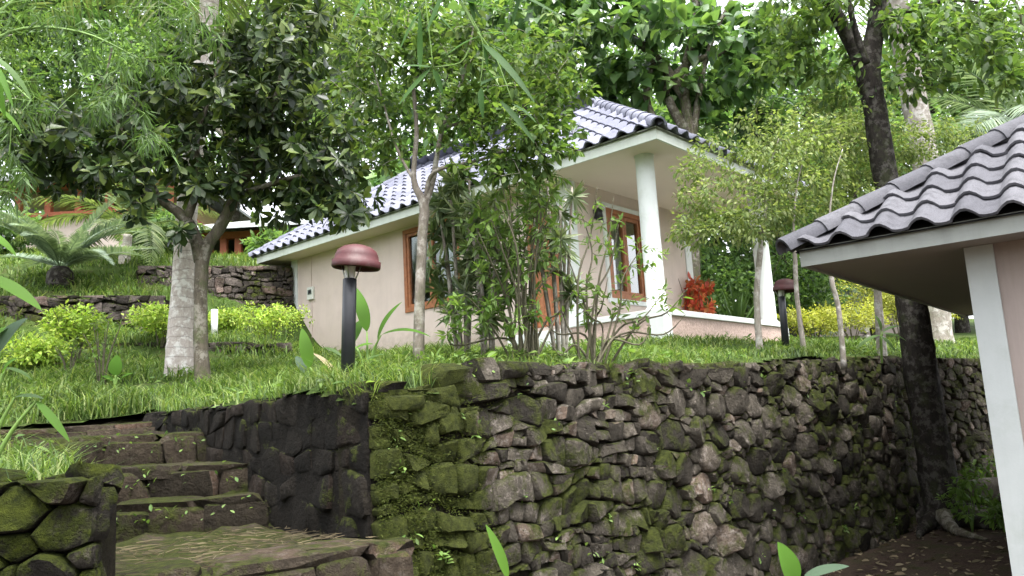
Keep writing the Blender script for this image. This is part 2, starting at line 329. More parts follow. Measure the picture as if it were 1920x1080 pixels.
I = np.arange(X.size).reshape(X.shape); Q = np.stack([I[:-1, :-1], I[:-1, 1:], I[1:, 1:], I[1:, :-1]], -1).reshape(-1, 4)
tag(link('lower_ground', arr_mesh('lower_ground', np.stack([X, Y, Z], -1).reshape(-1, 3), Q, True), M['soil']), kind='structure')

# ------------------------------------------------------------------ stones
def clip(poly, a, b, c):                              # keep a*x+b*y<=c
    out = []
    for i in range(len(poly)):
        p, q = poly[i], poly[(i+1) % len(poly)]; dp = a*p[0]+b*p[1]-c; dq = a*q[0]+b*q[1]-c
        if dp <= 0: out.append(p)
        if (dp < 0 < dq) or (dq < 0 < dp): t = dp/(dp-dq); out.append((p[0]+t*(q[0]-p[0]), p[1]+t*(q[1]-p[1])))
    return out
def cells(u0, u1, vlo, vhi, rmin, rmax, aniso, g, tries=9000):
    pts = np.zeros((0, 3)); v0 = min(vlo(u0), vlo((u0+u1)/2), vlo(u1)); v1 = max(vhi(u0), vhi((u0+u1)/2), vhi(u1))
    for k in range(tries):
        f = 1-k/tries; r = rmin+(rmax-rmin)*max(0, f-.1)**1.5*g.random()**.5 if k > tries*.03 else rmax
        u = g.uniform(u0, u1); v = g.uniform(v0, v1)
        if not vlo(u) < v < vhi(u): continue
        if len(pts):
            d = np.hypot((pts[:, 0]-u)/aniso, pts[:, 1]-v)
            if (d < (pts[:, 2]+r)*.88).any(): continue
        pts = np.vstack([pts, (u, v, r)])
    res = []
    for i, (u, v, r) in enumerate(pts):
        d = np.hypot((pts[:, 0]-u)/aniso, pts[:, 1]-v); idx = np.argsort(d)[1:22]
        R = rmax*2.2; poly = [(u-R*aniso, v-R), (u+R*aniso, v-R), (u+R*aniso, v+R), (u-R*aniso, v+R)]
        for j in idx:
            # power diagram in the squashed metric
            x1, y1, x2, y2 = u/aniso, v, pts[j, 0]/aniso, pts[j, 1]; a, b = x2-x1, y2-y1
            c = (x2*x2+y2*y2-x1*x1-y1*y1+r*r-pts[j, 2]**2)/2
            poly = clip(poly, a/aniso, b, c)
            if len(poly) < 3: break
        if len(poly) < 3: continue
        for uu, s in ((u0, -1), (u1, 1)): poly = clip(poly, s, 0, s*uu)
        if len(poly) < 3: continue
        poly = [(p[0], min(max(p[1], vlo(p[0])), vhi(p[0])+.03)) for p in poly]
        res.append(((u, v, r), np.array(poly)))
    return res
def courses(u0, u1, vlo, vhi, hm, g, amp=.45, wr=(.9, 2.6), ragged=0.0, jt=1.0):
    """uncoursed rubble: wavy beds cut by slanting joints; yields (u, v, r), polygon"""
    lo = min(vlo(x) for x in np.linspace(u0, u1, 9)); hi = max(vhi(x) for x in np.linspace(u0, u1, 9)); beds = []; v = lo-hm
    while v < hi+hm: beds.append((v, g.uniform(0, 6.28, 3), g.uniform(1.2, 6.5, 3))); v += hm*g.uniform(.65, 1.4)
    def bed(j, u):
        v, ph, k = beds[j]; return v+amp*hm*(.55*math.sin(k[0]*u+ph[0])+.35*math.sin(k[1]*u*1.7+ph[1])+.2*math.sin(k[2]*u*3+ph[2]))
    res = []
    for j in range(len(beds)-1):
        u = u0; sl = 0.0; end = u1+(g.uniform(0, ragged) if ragged else 0)
        while u < end-.02:
            h = max(.03, bed(j+1, u)-bed(j, u)); w = min(max(.05, h*g.uniform(*wr)), .42); ue = u+w
            if end-ue < .05: ue = end
            s2 = g.normal(0, .016); kk = 3
            bt_ = [(x, bed(j, x)) for x in np.linspace(u-sl, ue-s2, kk)]; tp = [(x, bed(j+1, x)) for x in np.linspace(ue+s2, u+sl, kk)]
            parts_ = [bt_+tp]
            if h > hm*.95 and w < h*1.6 and g.random() < .45:            # two thin stones on top of each other
                f = g.uniform(.35, .65); md = [(p[0]*(1-f)+q[0]*f, p[1]*(1-f)+q[1]*f+g.normal(0, .006)) for p, q in zip(bt_, tp[::-1])]; parts_ = [bt_+md[::-1], md+tp]
            elif h > hm*.9 and w > h*1.5 and g.random() < .35:
                m = len(bt_)//2; parts_ = [bt_[:m+1]+tp[m:], bt_[m:]+tp[:m+1]]
            for pg in parts_:
                pg = np.array(pg); pc = pg.mean(0); rt = g.normal(0, .07*jt); e_ = pg-pc; pg = pc+np.stack([e_[:, 0]-rt*e_[:, 1], e_[:, 1]*(1+g.normal(0, .10*jt))+rt*e_[:, 0]], -1)+np.array([0, g.normal(0, .09*h*jt)])
                pg = np.array([(x, min(max(y, vlo(x)), vhi(x)+.02)) for x, y in pg])
                if np.ptp(pg[:, 1]) > .022 and np.ptp(pg[:, 0]) > .03: res.append(((pg[:, 0].mean(), pg[:, 1].mean(), h/2), pg))
            u = ue; sl = s2
    return res
def sharp(me, a=.85):
    me.polygons.foreach_set('use_smooth', [True]*len(me.polygons)); me.update()
    me.set_sharp_from_angle(angle=a)
def round_poly(poly, n, g, gap):
    c = poly.mean(0)
    q = []
    for i in range(len(poly)):
        a, b = poly[i], poly[(i+1) % len(poly)]; q += [a*.86+b*.14, a*.14+b*.86]
    r = np.array(q); n = len(r)
    d = r-c; ln = np.linalg.norm(d, axis=1, keepdims=True); return c, d*(np.maximum(ln-gap, ln*.5)/np.maximum(ln, 1e-6))*(1+g.normal(0, .03, (n, 1)))
def stone_mesh(poly, g, gap=.007, relief=(.02, .06), n=12):
    c, d = round_poly(poly, n, g, gap); n = len(d); size = math.sqrt(max(1e-5, (np.ptp(d[:, 0])*np.ptp(d[:, 1]))))
    h = g.uniform(*relief)*min(1.6, .5+size/.2); tx, ty = g.normal(0, .22, 2)*min(1, relief[1]/.03); back = -.09; V = []
    for s, z in ((.86, back), (1.0, -.012 if relief[1] > .02 else -.003), (.955, h*.66), (.80, h*.96)):
        for k in range(n):
            x, y = d[k]*s; V.append((x, y, z if z < 0 else max(-.01, z+(tx*x+ty*y)*(.6 if s > .9 else 1)+g.normal(0, .09)*h)))
    V.append((0, 0, h*1.02)); Fs = []
    for r in range(3):
        for k in range(n): Fs.append((r*n+k, r*n+(k+1) % n, (r+1)*n+(k+1) % n, (r+1)*n+k))
    for k in range(n): Fs.append((3*n+k, 3*n+(k+1) % n, 4*n))
    return c, np.array(V), Fs
def stone_face(root, A, B, vlo, vhi, rmin, rmax, aniso, mat, seed, keep=300, batter=.06, name='stone', relief=(.02, .06), tries=9000, gap=.007, far='small_stones', run=None, bedh=0, amp=.45, wr=(.9, 2.6), ragged=0, jt=1.0):
    """stones on the vertical face from plan point A to B (outside on the right of A->B); heights are functions of the run u"""
    g = np.random.default_rng(seed); A = np.asarray(A, float); B = np.asarray(B, float); Ln = np.linalg.norm(B-A); t = (B-A)/Ln
    n2 = np.array([t[1], -t[0]]); org = np.array(root.location) if root else np.zeros(3); items = []
    ra, rb = run or (0, Ln)
    for (u, v, r), poly in (courses(ra, rb, vlo, vhi, bedh, g, amp, wr, ragged, jt) if bedh else cells(ra, rb, vlo, vhi, rmin, rmax, aniso, g, tries)):
        c, V, Fs = stone_mesh(poly, g, gap, relief); ztop = vhi(c[0])
        W = lambda p: np.array([A[0]+t[0]*p[0]+n2[0]*(p[2]+batter*(ztop-p[1])), A[1]+t[1]*p[0]+n2[1]*(p[2]+batter*(ztop-p[1])), p[1]])
        cw = W((c[0], c[1], 0)); Vw = np.array([W((c[0]+p[0], c[1]+p[1], p[2])) for p in V])
        dist = max(.5, np.linalg.norm(cw-EYE)); area = np.ptp(V[:, 0])*np.ptp(V[:, 1])/dist**2
        items.append((area*(1 if inframe(cw[None], 40)[0] else .01), cw, Vw, Fs))
    items.sort(key=lambda i: -i[0]); mb = MB(org)
    for k, (a, cw, Vw, Fs) in enumerate(items):
        if k < keep:
            me = bpy.data.meshes.new(name); me.from_pydata([tuple(p) for p in Vw-cw], [], Fs); sharp(me)
            o = link(name, me, mat, root); o.location = tuple(cw-org)
        else: mb.add(Vw, Fs)
    if mb.v: o = tag(mb.build(far, mat, root, True), kind='stuff'); sharp(o.data)
    return items
_ico = None
def rock_mesh(size, g, pw=.55, rough=.06, name='stone'):
    global _ico
    if _ico is None:
        bm = bmesh.new(); bmesh.ops.create_icosphere(bm, subdivisions=2, radius=1); _ico = (np.array([v.co[:] for v in bm.verts]), [tuple(v.index for v in f.verts) for f in bm.faces]); bm.free()
    V, Fs = _ico; P = np.sign(V)*np.abs(V)**pw; k = g.normal(0, 1, (5, 3))*2.2; ph = g.uniform(0, 6, 5)
    for i in range(5): P = P*(1+rough*np.sin(V@k[i]+ph[i]))[:, None]
    P = P*(1+g.normal(0, rough*.5, len(P)))[:, None]; P = P*np.asarray(size)/2; P[:, 0] += P[:, 2]*g.normal(0, .12); P[:, 2] *= 1+.12*V[:, 0]*g.normal()
    me = bpy.data.meshes.new(name); me.from_pydata([tuple(p) for p in P], [], Fs); sharp(me, .6); return me
def rock(root, c, size, rot, mat, g, name='stone', pw=.55, rough=.06):
    o = link(name, rock_mesh(size, g, pw, rough, name), mat, root); o.location = tuple(np.asarray(c)-np.array(root.location) if root else c); o.rotation_euler = rot; return o
def slab(root, A, B, zlo, zhi, thick, mat, name, back=.05, batter=.06, n=24):
    """earth core behind a stone face"""
    A = np.asarray(A, float); B = np.asarray(B, float); t = nrm(B-A); n2 = np.array([t[1], -t[0]]); org = np.array(root.location); mb = MB(org); V = []; Ln = np.linalg.norm(B-A)
    for i in range(n+1):
        u = Ln*i/n; p = A+t*u; lo, hi = zlo(u), zhi(u)-.05
        f0 = p+n2*(batter*(zhi(u)-lo)-back); f1 = p-n2*back; b = p-n2*thick
        V += [(*f0, lo), (*f1, hi), (*b, hi), (*b, lo)]
    Fs = []
    for i in range(n):
        for k in range(4): Fs.append((4*i+k, 4*i+(k+1) % 4, 4*(i+1)+(k+1) % 4, 4*(i+1)+k))
    Fs += [(3, 2, 1, 0), (4*n, 4*n+1, 4*n+2, 4*n+3)]; mb.add(V, Fs); return mb.build(name, mat, root)

# main retaining wall: long face W0-W1, bend W1-W2, dark return beside the stairs
LW = np.linalg.norm(W1-W0)
def top_main(u):
    return 1.6+np.interp(u/LW, [0, .05, .10, .2, .45, .75, 1], [.17, .17, .27, .31, .33, .42, .50])
wall = thing('dry_stone_wall', 'long mossy dry-stone retaining wall below the pink cottage', 'stone wall', (*W0, 0))
bot = lambda u: float(zlow(*lerp(W0, W1, u/LW)))-.15
slab(wall, W0, W1, bot, top_main, .30, M['earth'], 'earth_core', back=.03)
stone_face(wall, W0, W1, bot, lambda u: float(top_main(u)), 0, 0, 0, M['stone'], 11, keep=170, gap=.003, relief=(.010, .048), run=(0, 2.6), bedh=.102, amp=.7, ragged=.3)
stone_face(wall, W0, W1, bot, lambda u: float(top_main(u)), .03, .135, 1.3, M['stone'], 15, keep=110, tries=32000, gap=.004, relief=(.018, .055), run=(2.6, LW))
LB = np.linalg.norm(W2-W1); tb = lambda u: 2.1-.05*u/LB; bb = lambda u: float(zlow(*lerp(W1, W2, u/LB)))-.1
wall2 = thing('dry_stone_wall', 'stretch of small-stoned retaining wall right of the big dark trunk', 'stone wall', (*W1, 0))
slab(wall2, W1, W2, bb, tb, .3, M['earth'], 'earth_core')
stone_face(wall2, W1, W2, bb, tb, .034, .09, 1.3, M['stone'], 12, keep=150, tries=7000, gap=.004, relief=(.012, .05))
LC = np.linalg.norm(SB-W0); SBx = W0+(SA-W0)/np.linalg.norm(SA-W0)*LC*.98
side = thing('stair_side_wall', 'shade-darkened stone wall face along the right of the steps', 'stone wall', (*SBx, 0))
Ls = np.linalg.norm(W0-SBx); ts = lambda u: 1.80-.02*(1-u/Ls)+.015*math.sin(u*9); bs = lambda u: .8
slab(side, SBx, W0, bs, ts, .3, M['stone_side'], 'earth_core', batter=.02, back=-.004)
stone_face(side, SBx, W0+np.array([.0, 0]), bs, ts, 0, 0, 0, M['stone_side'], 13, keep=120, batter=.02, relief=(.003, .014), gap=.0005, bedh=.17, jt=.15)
g = np.random.default_rng(5)
# cap stones along the wall top, the biggest a little right of the corner
u = .10
tdir = (W1-W0)/LW; nd = np.array([tdir[1], -tdir[0]])
while u < LW-.1:
    w = g.uniform(.16, .30)*(1.25 if .45 < u < 1.5 else .8)
    hgt = g.uniform(.09, .14)*(1.35 if .45 < u < 1.5 else .75)
    if u < .45: hgt = .06
    p = W0+tdir*(u+w/2)-nd*g.uniform(.06, .12)
    rock(wall, (*p, float(top_main(u+w/2))+hgt*.22), (w, g.uniform(.22, .3), hgt), (g.normal(0, .1), g.normal(0, .1), math.atan2(tdir[1], tdir[0])+g.normal(0, .12)), M['stone'], g, 'cap_stone', .42, .07)
    u += w*.97
for u in np.arange(.12, Ls, .3):
    p = lerp(SBx, W0, u/Ls)+np.array([.10, .10]); rock(side, (*p, ts(u)-.0), (.34, .26, .08), (0, 0, -.8+g.normal(0, .1)), M['stone_side'], g, 'cap_stone', .5)
rock(wall, (*(W0+np.array([.13, .2])), 1.715), (.30, .26, .10), (0, 0, .7), M['stone'], g, 'cap_stone', .45, .04)

# ------------------------------------------------------------------ stone steps
steps = thing('stone_steps', 'rough mossy stone steps climbing to the lawn at the left', 'steps', (-1.6, 4.2, 0))
def wall_at(y): t = (y-W0[1])/(SBx[1]-W0[1]); return W0+(SBx-W0)*t
#   front edge left point, right point, top z, riser height, back depth
STEP = [((-1.25, 2.2), (-.25, 3.55), .55, .26, .9), ((-1.55, 2.85), (-.50, 4.02), .76, .24, .9), ((-1.87, 3.62), (-.62, 4.42), .985, .26, 1.7), ((-3.12, 5.18), (wall_at(5.50)[0]+.02, 5.50), 1.18, .24, .55),
        ((-3.35, 5.54), (wall_at(5.78)[0]+.02, 5.78), 1.40, .24, .65), ((-3.9, 6.10), (wall_at(6.35)[0]+.02, 6.35), 1.635, .25, .95), ((-5.3, 7.0), (wall_at(7.28)[0]+.1, 7.28), 1.735, .14, 1.5)]
for si, (a, b, zt, rh, dep) in enumerate(STEP):
    a = np.array(a); b = np.array(b); t = nrm(b-a); Ln = np.linalg.norm(b-a); back = np.array([-t[1], t[0]])
    org = np.array(steps.location)
    # earth tread as a slightly uneven sheet, stones in front
    nu, nv = 14, 8; V = []; gg = np.random.default_rng(100+si)
    for j in range(nv+1):
        for i in range(nu+1):
            q = a+t*(Ln*i/nu)+back*(.10+(dep-.10)*j/nv)
            V.append((*q, zt-.03+.018*gg.normal()+(.02 if si < 6 else .16)*(j/nv)))
    mb = MB(org); mb.add(V, [(j*(nu+1)+i, j*(nu+1)+i+1, (j+1)*(nu+1)+i+1, (j+1)*(nu+1)+i) for j in range(nv) for i in range(nu)])
    st = mb.build('step', M['stone_step'], steps, True)
    u = -.02
    while u < Ln-.05:
        w = min(gg.uniform(.24, .5), Ln-u+.04); zc = zt-.05-rh/2+gg.normal(0, .008)
        q = a+t*(u+w/2)+back*(.13+gg.normal(0, .015))
        o = rock(None, (0, 0, 0), (w*1.03, .30, rh*1.08), (gg.normal(0, .03), gg.normal(0, .03), math.atan2(t[1], t[0])+gg.normal(0, .04)), M['stone_step'], gg, 'stone', .30, .04)
        o.parent = st; o.location = tuple(np.array([*q, zc])-org); u += w*.98
    u = -.05
    while u < Ln-.08:                                     # worn tread slabs
        w = min(gg.uniform(.40, .85), Ln-u+.05); q = a+t*(u+w/2)+back*(.225+gg.normal(0, .012))
        o = rock(None, (0, 0, 0), (w*1.02, .42, .10), (gg.normal(0, .02), gg.normal(0, .02), math.atan2(t[1], t[0])+gg.normal(0, .03)), M['stone_step'], gg, 'tread_slab', .34, .05)
        o.parent = st; o.location = tuple(np.array([*q, zt-.045+gg.normal(0, .006)])-org); u += w*.99
# mossy bank wall at the lower left
bank = thing('bank_wall', 'low moss-covered stone bank at the lower left beside the steps', 'stone wall', (-2.2, 3.3, 0))
BA = np.array([-3.9, 3.0]); BB = np.array([-1.72, 3.32]); BC = np.array([-3.06, 5.3])
kb = lambda u: 1.43; k0 = lambda u: -.1
slab(bank, BA, BB-np.array([.03, 0]), k0, kb, .3, M['earth'], 'earth_core', batter=.05)
stone_face(bank, BA, BB, k0, kb, .036, .085, 1.4, M['stone_bank'], 21, keep=160, batter=.05, relief=(.02, .065), gap=.004, tries=9000)
slab(bank, lerp(BB, BC, .16), BC, lambda u: .4, lambda u: 1.40+.03*u, .3, M['earth'], 'earth_core', batter=.0)
stone_face(bank, BB, BC, lambda u: .4, lambda u: 1.40+.03*u, 0, 0, 0, M['stone_bank'], 22, keep=60, batter=.0, relief=(.012, .04), gap=.003, bedh=.14)
for k in range(26):
    f = g.random()*.97; p = lerp(BA, BB, f)+np.array([g.normal(0, .03), g.uniform(.02, .22)])
    rock(bank, (*p, 1.43+g.normal(0, .015)), (g.uniform(.10, .24), g.uniform(.10, .2), g.uniform(.05, .10)), (g.normal(0, .15), g.normal(0, .15), g.uniform(0, 3)), M['stone_bank'], g, 'cap_stone', .4, .07)
# terrace walls up the slope at the left
def terrace(A, B, zlo, zhi, lab, seed, keep, r=(.07, .14), tries=4000):
    w = thing('terrace_wall', lab, 'stone wall', (*A, 0)); Ln = np.linalg.norm(np.array(B)-np.array(A))
    lo = lambda u: zlo[0]+(zlo[1]-zlo[0])*u/Ln-.2; hi = lambda u: zhi[0]+(zhi[1]-zhi[0])*u/Ln
    slab(w, A, B, lo, hi, .5, M['earth'], 'earth_core'); stone_face(w, A, B, lo, hi, 0, 0, 0, M['stone_far'], seed, keep, relief=(.012, .05), gap=.004, bedh=r[0]*1.9); return w
def pz(px, py, d): q = at(px, py, d); return (q[0], q[1]), q[2]
a, az = pz(150, 645, 12.4); b, bz = pz(548, 642, 14.3)
terrace(a, b, (pz(180, 700, 12.4)[1], pz(548, 692, 14.3)[1]), (az, bz), 'lowest stone terrace wall behind the palm trunk', 31, 120, (.05, .10))
a, az = pz(-60, 556, 13.5); b, bz = pz(310, 556, 13.7)
terrace(a, b, (pz(-60, 645, 13.5)[1], pz(310, 640, 13.7)[1]), (az, bz), 'stone terrace wall right below the grey-green cycad', 32, 150)
a, az = pz(258, 500, 15.9); b, bz = pz(548, 500, 17.6)
terrace(a, b, (pz(258, 610, 15.9)[1], pz(548, 602, 17.6)[1]), (az, bz), 'tallest stone terrace wall under the red-posted building', 33, 200)

# ------------------------------------------------------------------ tiled roofs
TW, TE, TL_ = .30, .335, .41
def tile_mesh(w=TW, l=TL_, h=.07, name='roof_tile'):
    n = 8; V = []
    for v, dz in ((0, .040), (l, .004)):
        for k in (0, 1):
            for i in range(n+1):
                s = i/n; z = h*math.sin(math.pi*s/.62) if s < .62 else -.010*math.sin(math.pi*(s-.62)/.38)
                V.append((s*w*1.03, v, z+dz-(.022 if k else 0)))
    m = n+1; Fs = []
    for i in range(n):
        Fs += [(i, i+1, 2*m+i+1, 2*m+i), (m+i+1, m+i, 3*m+i, 3*m+i+1), (i+1, i, m+i, m+i+1)]
    Fs += [(0, 2*m, 3*m, m), (n, m+n, 3*m+n, 2*m+n)]
    me = bpy.data.meshes.new(name); me.from_pydata(V, [], Fs)
    me.polygons.foreach_set('use_smooth', [True]*len(Fs)); me.update()
    try: me.set_sharp_from_angle(angle=.6)
    except Exception: pass
    return me
def ridge_mesh(r=.105, l=.44, name='ridge_tile'):
    n = 8; V = []
    for x, rr in ((0, r*1.1), (.03, r*1.12), (l, r*.92)):
        for q in (1, .82):
            for i in range(n+1): a = math.pi*(i/n)*1.06-.09; V.append((x, rr*q*math.cos(a), rr*q*math.sin(a)))
    m = n+1; Fs = []
    for i in range(n):
        for s in (0, 1): Fs += [(s*2*m+i, s*2*m+i+1, (s+1)*2*m+i+1, (s+1)*2*m+i)]
        Fs += [(m+i+1, m+i, 5*m+i, 5*m+i+1), (i+1, i, m+i, m+i+1), (4*m+i, 4*m+i+1, 5*m+i+1, 5*m+i)]
    me = bpy.data.meshes.new(name); me.from_pydata(V, [], Fs); me.polygons.foreach_set('use_smooth', [True]*len(Fs)); me.update()
    try: me.set_sharp_from_angle(angle=.6)
    except Exception: pass
    return me
def roof_tiles(parent, E, u, v, Ln, Hs, k1, k2, mat, proto, keep=True, seed=0, maxrow=99):
    """tile the trapezoid: eave start E, eave dir u, slope dir v (unit), eave length Ln, slope length Hs, hips cut k per unit slope"""
    E, u, v = (np.asarray(q, float) for q in (E, u, v)); n = np.cross(u, v); n /= np.linalg.norm(n); g = np.random.default_rng(seed)
    rows = int(math.ceil(Hs/TE)); cols = int(math.ceil(Ln/TW)); joined = MB()
    for j in range(min(rows, maxrow)):
        for i in range(-1, cols+1):
            u0 = i*TW; v0 = j*TE-.05; L0 = k1*v0; L1 = k1*(v0+TL_); R0 = Ln-k2*v0; R1 = Ln-k2*(v0+TL_)
            if u0+TW < min(L0, L1)-.001 or u0 > max(R0, R1): continue
            o3 = E+u*u0+v*v0
            mat4 = Matrix(((u[0], v[0], n[0], o3[0]), (u[1], v[1], n[1], o3[1]), (u[2], v[2], n[2], o3[2]), (0, 0, 0, 1)))
            me = proto
            if u0 < max(L0, L1) or u0+TW*1.03 > min(R0, R1):
                bm = bmesh.new(); bm.from_mesh(proto)
                for (pc, pn) in (((L0-u0, 0, 0), (-1, k1, 0)), ((R0-u0, 0, 0), (1, k2, 0))):
                    bmesh.ops.bisect_plane(bm, geom=bm.verts[:]+bm.edges[:]+bm.faces[:], plane_co=pc, plane_no=Vector(pn).normalized(), clear_outer=True)
                if len(bm.faces) == 0: bm.free(); continue
                me = bpy.data.meshes.new('roof_tile'); bm.to_mesh(me); bm.free(); me.materials.append(mat)
            jit = Matrix.Translation((g.normal(0, .003), g.normal(0, .006), abs(g.normal(0, .003)))) @ Matrix.Rotation(g.normal(0, .006), 4, 'Z')
            if keep: o = link('roof_tile', me, mat, parent); o.matrix_local = mat4 @ jit
            else: joined.add([tuple(mat4 @ q.co) for q in me.vertices], [tuple(p.vertices) for p in me.polygons])
    if joined.v: tag(joined.build('far_roof_tiles', mat, parent, True), kind='stuff')
def ridge_line(parent, A, B, mat, proto, lift=.02):
    A = Vector(A); B = Vector(B); x = (B-A).normalized(); A = A-x*.09; z = Vector((0, 0, 1)); y = z.cross(x).normalized(); z = x.cross(y); Ln = (B-A).length
    for i in range(int(Ln/.38)+1):
        p = A+x*(i*.38)+z*lift
        o = link('ridge_tile', proto, mat, parent); o.matrix_local = Matrix(((x[0], y[0], z[0], p[0]), (x[1], y[1], z[1], p[1]), (x[2], y[2], z[2], p[2]), (0, 0, 0, 1)))
PROTO_A = tile_mesh(); PROTO_A.materials.append(M['tile_a']); PROTO_B = tile_mesh(); PROTO_B.materials.append(M['tile_b'])
RP_A = ridge_mesh(); RP_A.materials.append(M['tile_a']); RP_B = ridge_mesh(.108, .46); RP_B.materials.append(M['tile_b'])
def hip_roof(root, W, Ln, ze, rise, a, mat, proto, rproto, faces=(1, 1, 0, 0), seed=0):
    """eave rectangle 0..W x 0..Ln at ze (local x, y); ridge at x=W/2 from y=a to Ln-a"""
    c = [(0, 0, ze), (W, 0, ze), (W, Ln, ze), (0, Ln, ze)]; r0 = (W/2, a, ze+rise); r1 = (W/2, Ln-a, ze+rise)
    mb = MB(); d = .03; V = [(x, y, z-d) for x, y, z in c]+[(r0[0], r0[1], r0[2]-d), (r1[0], r1[1], r1[2]-d)]
    mb.add(V, [(0, 1, 4), (1, 2, 5, 4), (2, 3, 5), (3, 0, 4, 5)]); rf = mb.build('roof', M['dark'], root)
    s1 = math.hypot(W/2, rise); s2 = math.hypot(a, rise)
    # side x=0 (runs from y=Ln to y=0), end y=0 (x 0..W), side x=W, end y=Ln
    roof_tiles(rf, (0, Ln, ze), (0, -1, 0), (W/2/s1, 0, rise/s1), Ln, s1, a/s1, a/s1, mat, proto, bool(faces[0]), seed)
    roof_tiles(rf, (0, 0, ze), (1, 0, 0), (0, a/s2, rise/s2), W, s2, W/2/s2, W/2/s2, mat, proto, bool(faces[1]), seed+1)
    roof_tiles(rf, (W, 0, ze), (0, 1, 0), (-W/2/s1, 0, rise/s1), Ln, s1, a/s1, a/s1, mat, proto, bool(faces[2]), seed+2)
    roof_tiles(rf, (W, Ln, ze), (-1, 0, 0), (0, -a/s2, rise/s2), W, s2, W/2/s2, W/2/s2, mat, proto, bool(faces[3]), seed+3)
    for q, r in ((c[0], r0), (c[1], r0), (c[2], r1), (c[3], r1), (r0, r1)): ridge_line(rf, q, r, mat, rproto)
    return rf
def fascia(root, W, Ln, z0, z1, mat, th=.03, ins=.03):
    for a, b in (((ins, ins), (W-ins, ins)), ((W-ins, ins), (W-ins, Ln-ins)), ((W-ins, Ln-ins), (ins, Ln-ins)), ((ins, Ln-ins), (ins, ins))):
        a, b = np.array(a), np.array(b); t = nrm(b-a); n = np.array([-t[1], t[0]])*th
        mb = MB(); mb.add([(*a, z0), (*b, z0), (*(b+n-t*th), z0), (*(a+n+t*th), z0), (*a, z1), (*b, z1), (*(b+n-t*th), z1), (*(a+n+t*th), z1)],
                          [(3, 2, 1, 0), (4, 5, 6, 7), (0, 1, 5, 4), (1, 2, 6, 5), (2, 3, 7, 6), (3, 0, 4, 7)]); mb.build('fascia_board', mat, root)
def wall_open(mb, A, B, z0, z1, th, ops):
    """wall from plan A to B, thickness to the left of A->B, openings (u0,u1,za,zb); built as butted blocks"""
    A = np.array(A, float); B = np.array(B, float); t = nrm(B-A); n = np.array([-t[1], t[0]]); Ln = np.linalg.norm(B-A)
    def blk(u0, u1, za, zb):
        if u1-u0 < 1e-4 or zb-za < 1e-4: return
        p, q = A+t*u0, A+t*u1
        mb.add([(*p, za), (*q, za), (*(q+n*th), za), (*(p+n*th), za), (*p, zb), (*q, zb), (*(q+n*th), zb), (*(p+n*th), zb)],
               [(3, 2, 1, 0), (4, 5, 6, 7), (0, 1, 5, 4), (1, 2, 6, 5), (2, 3, 7, 6), (3, 0, 4, 7)])
    u = 0
    for (u0, u1, za, zb) in sorted(ops):
        blk(u, u0, z0, z1); blk(u0, u1, z0, za); blk(u0, u1, zb, z1); u = u1
    blk(u, Ln, z0, z1)
def window(root, A, t, n, u0, u1, za, zb, leaves=2, name='window', curtain=True):
    """timber window in an opening; n points outwards"""
    A = np.array(A, float); t = np.array(t, float); n = np.array(n, float)
    def bar(mb, ua, ub, zl, zh, d0, d1):
        P = []
        for z in (zl, zh):
            for uu, dd in ((ua, d0), (ub, d0), (ub, d1), (ua, d1)): P.append((*(A+t*uu+n*dd), z))
        mb.add(P, [(3, 2, 1, 0), (4, 5, 6, 7), (0, 1, 5, 4), (1, 2, 6, 5), (2, 3, 7, 6), (3, 0, 4, 7)])
    f = MB(); w = .085
    bar(f, u0, u1, za, za+w, -.10, .025); bar(f, u0, u1, zb-w, zb, -.10, .025); bar(f, u0, u0+w, za+w, zb-w, -.10, .025); bar(f, u1-w, u1, za+w, zb-w, -.10, .025)
    fr = f.build(name, M['wood'], root, bevel=.004)
    cw = (u1-u0-2*w)/leaves
    for i in range(leaves):
        a, b = u0+w+i*cw, u0+w+(i+1)*cw; s = MB(); q = .06
        bar(s, a+.004, b-.004, za+w+.004, za+w+q, -.07, .004); bar(s, a+.004, b-.004, zb-w-q, zb-w-.004, -.07, .004)
        bar(s, a+.004, a+q, za+w+q, zb-w-q, -.07, .004); bar(s, b-q, b-.004, za+w+q, zb-w-q, -.07, .004); s.build('sash', M['wood'], fr)
        p = MB(); bar(p, a+q, b-q, za+w+q, zb-w-q, -.04, -.035); p.build('pane', M['glass'], fr)
        if curtain and i % 2 == 0:
            c = MB(); V = []; m = 14
            for z in (za+.05, zb-.05):
                for k in range(m+1): uu = a+(b-a)*(.05+.7*k/m); V.append((*(A+t*uu+n*(-.22+.025*math.sin(k*1.9))), z))
            c.add(V, [(k, k+1, m+1+k+1, m+1+k) for k in range(m)]); c.build('curtain', M['curtain'], fr)
    return fr

# ------------------------------------------------------------------ the pink cottage
HN = np.array([2.1415, 10.6734]); HH = .8474; HW, HL, HO, HYP = 5.045, 10.537, .594, 2.093
cot = thing('cottage', 'pink plastered cottage with blue-grey tiled hip roof and white porch columns', 'cottage', (*HN, 2.55), HH)
CE, FL = 2.80, .46                                     # ceiling and porch floor heights
mb = MB(); x0, x1, y0, y1 = HO, HW-HO, HYP, HL-HO; zb = -1.0
wl = y1-y0; th = .2
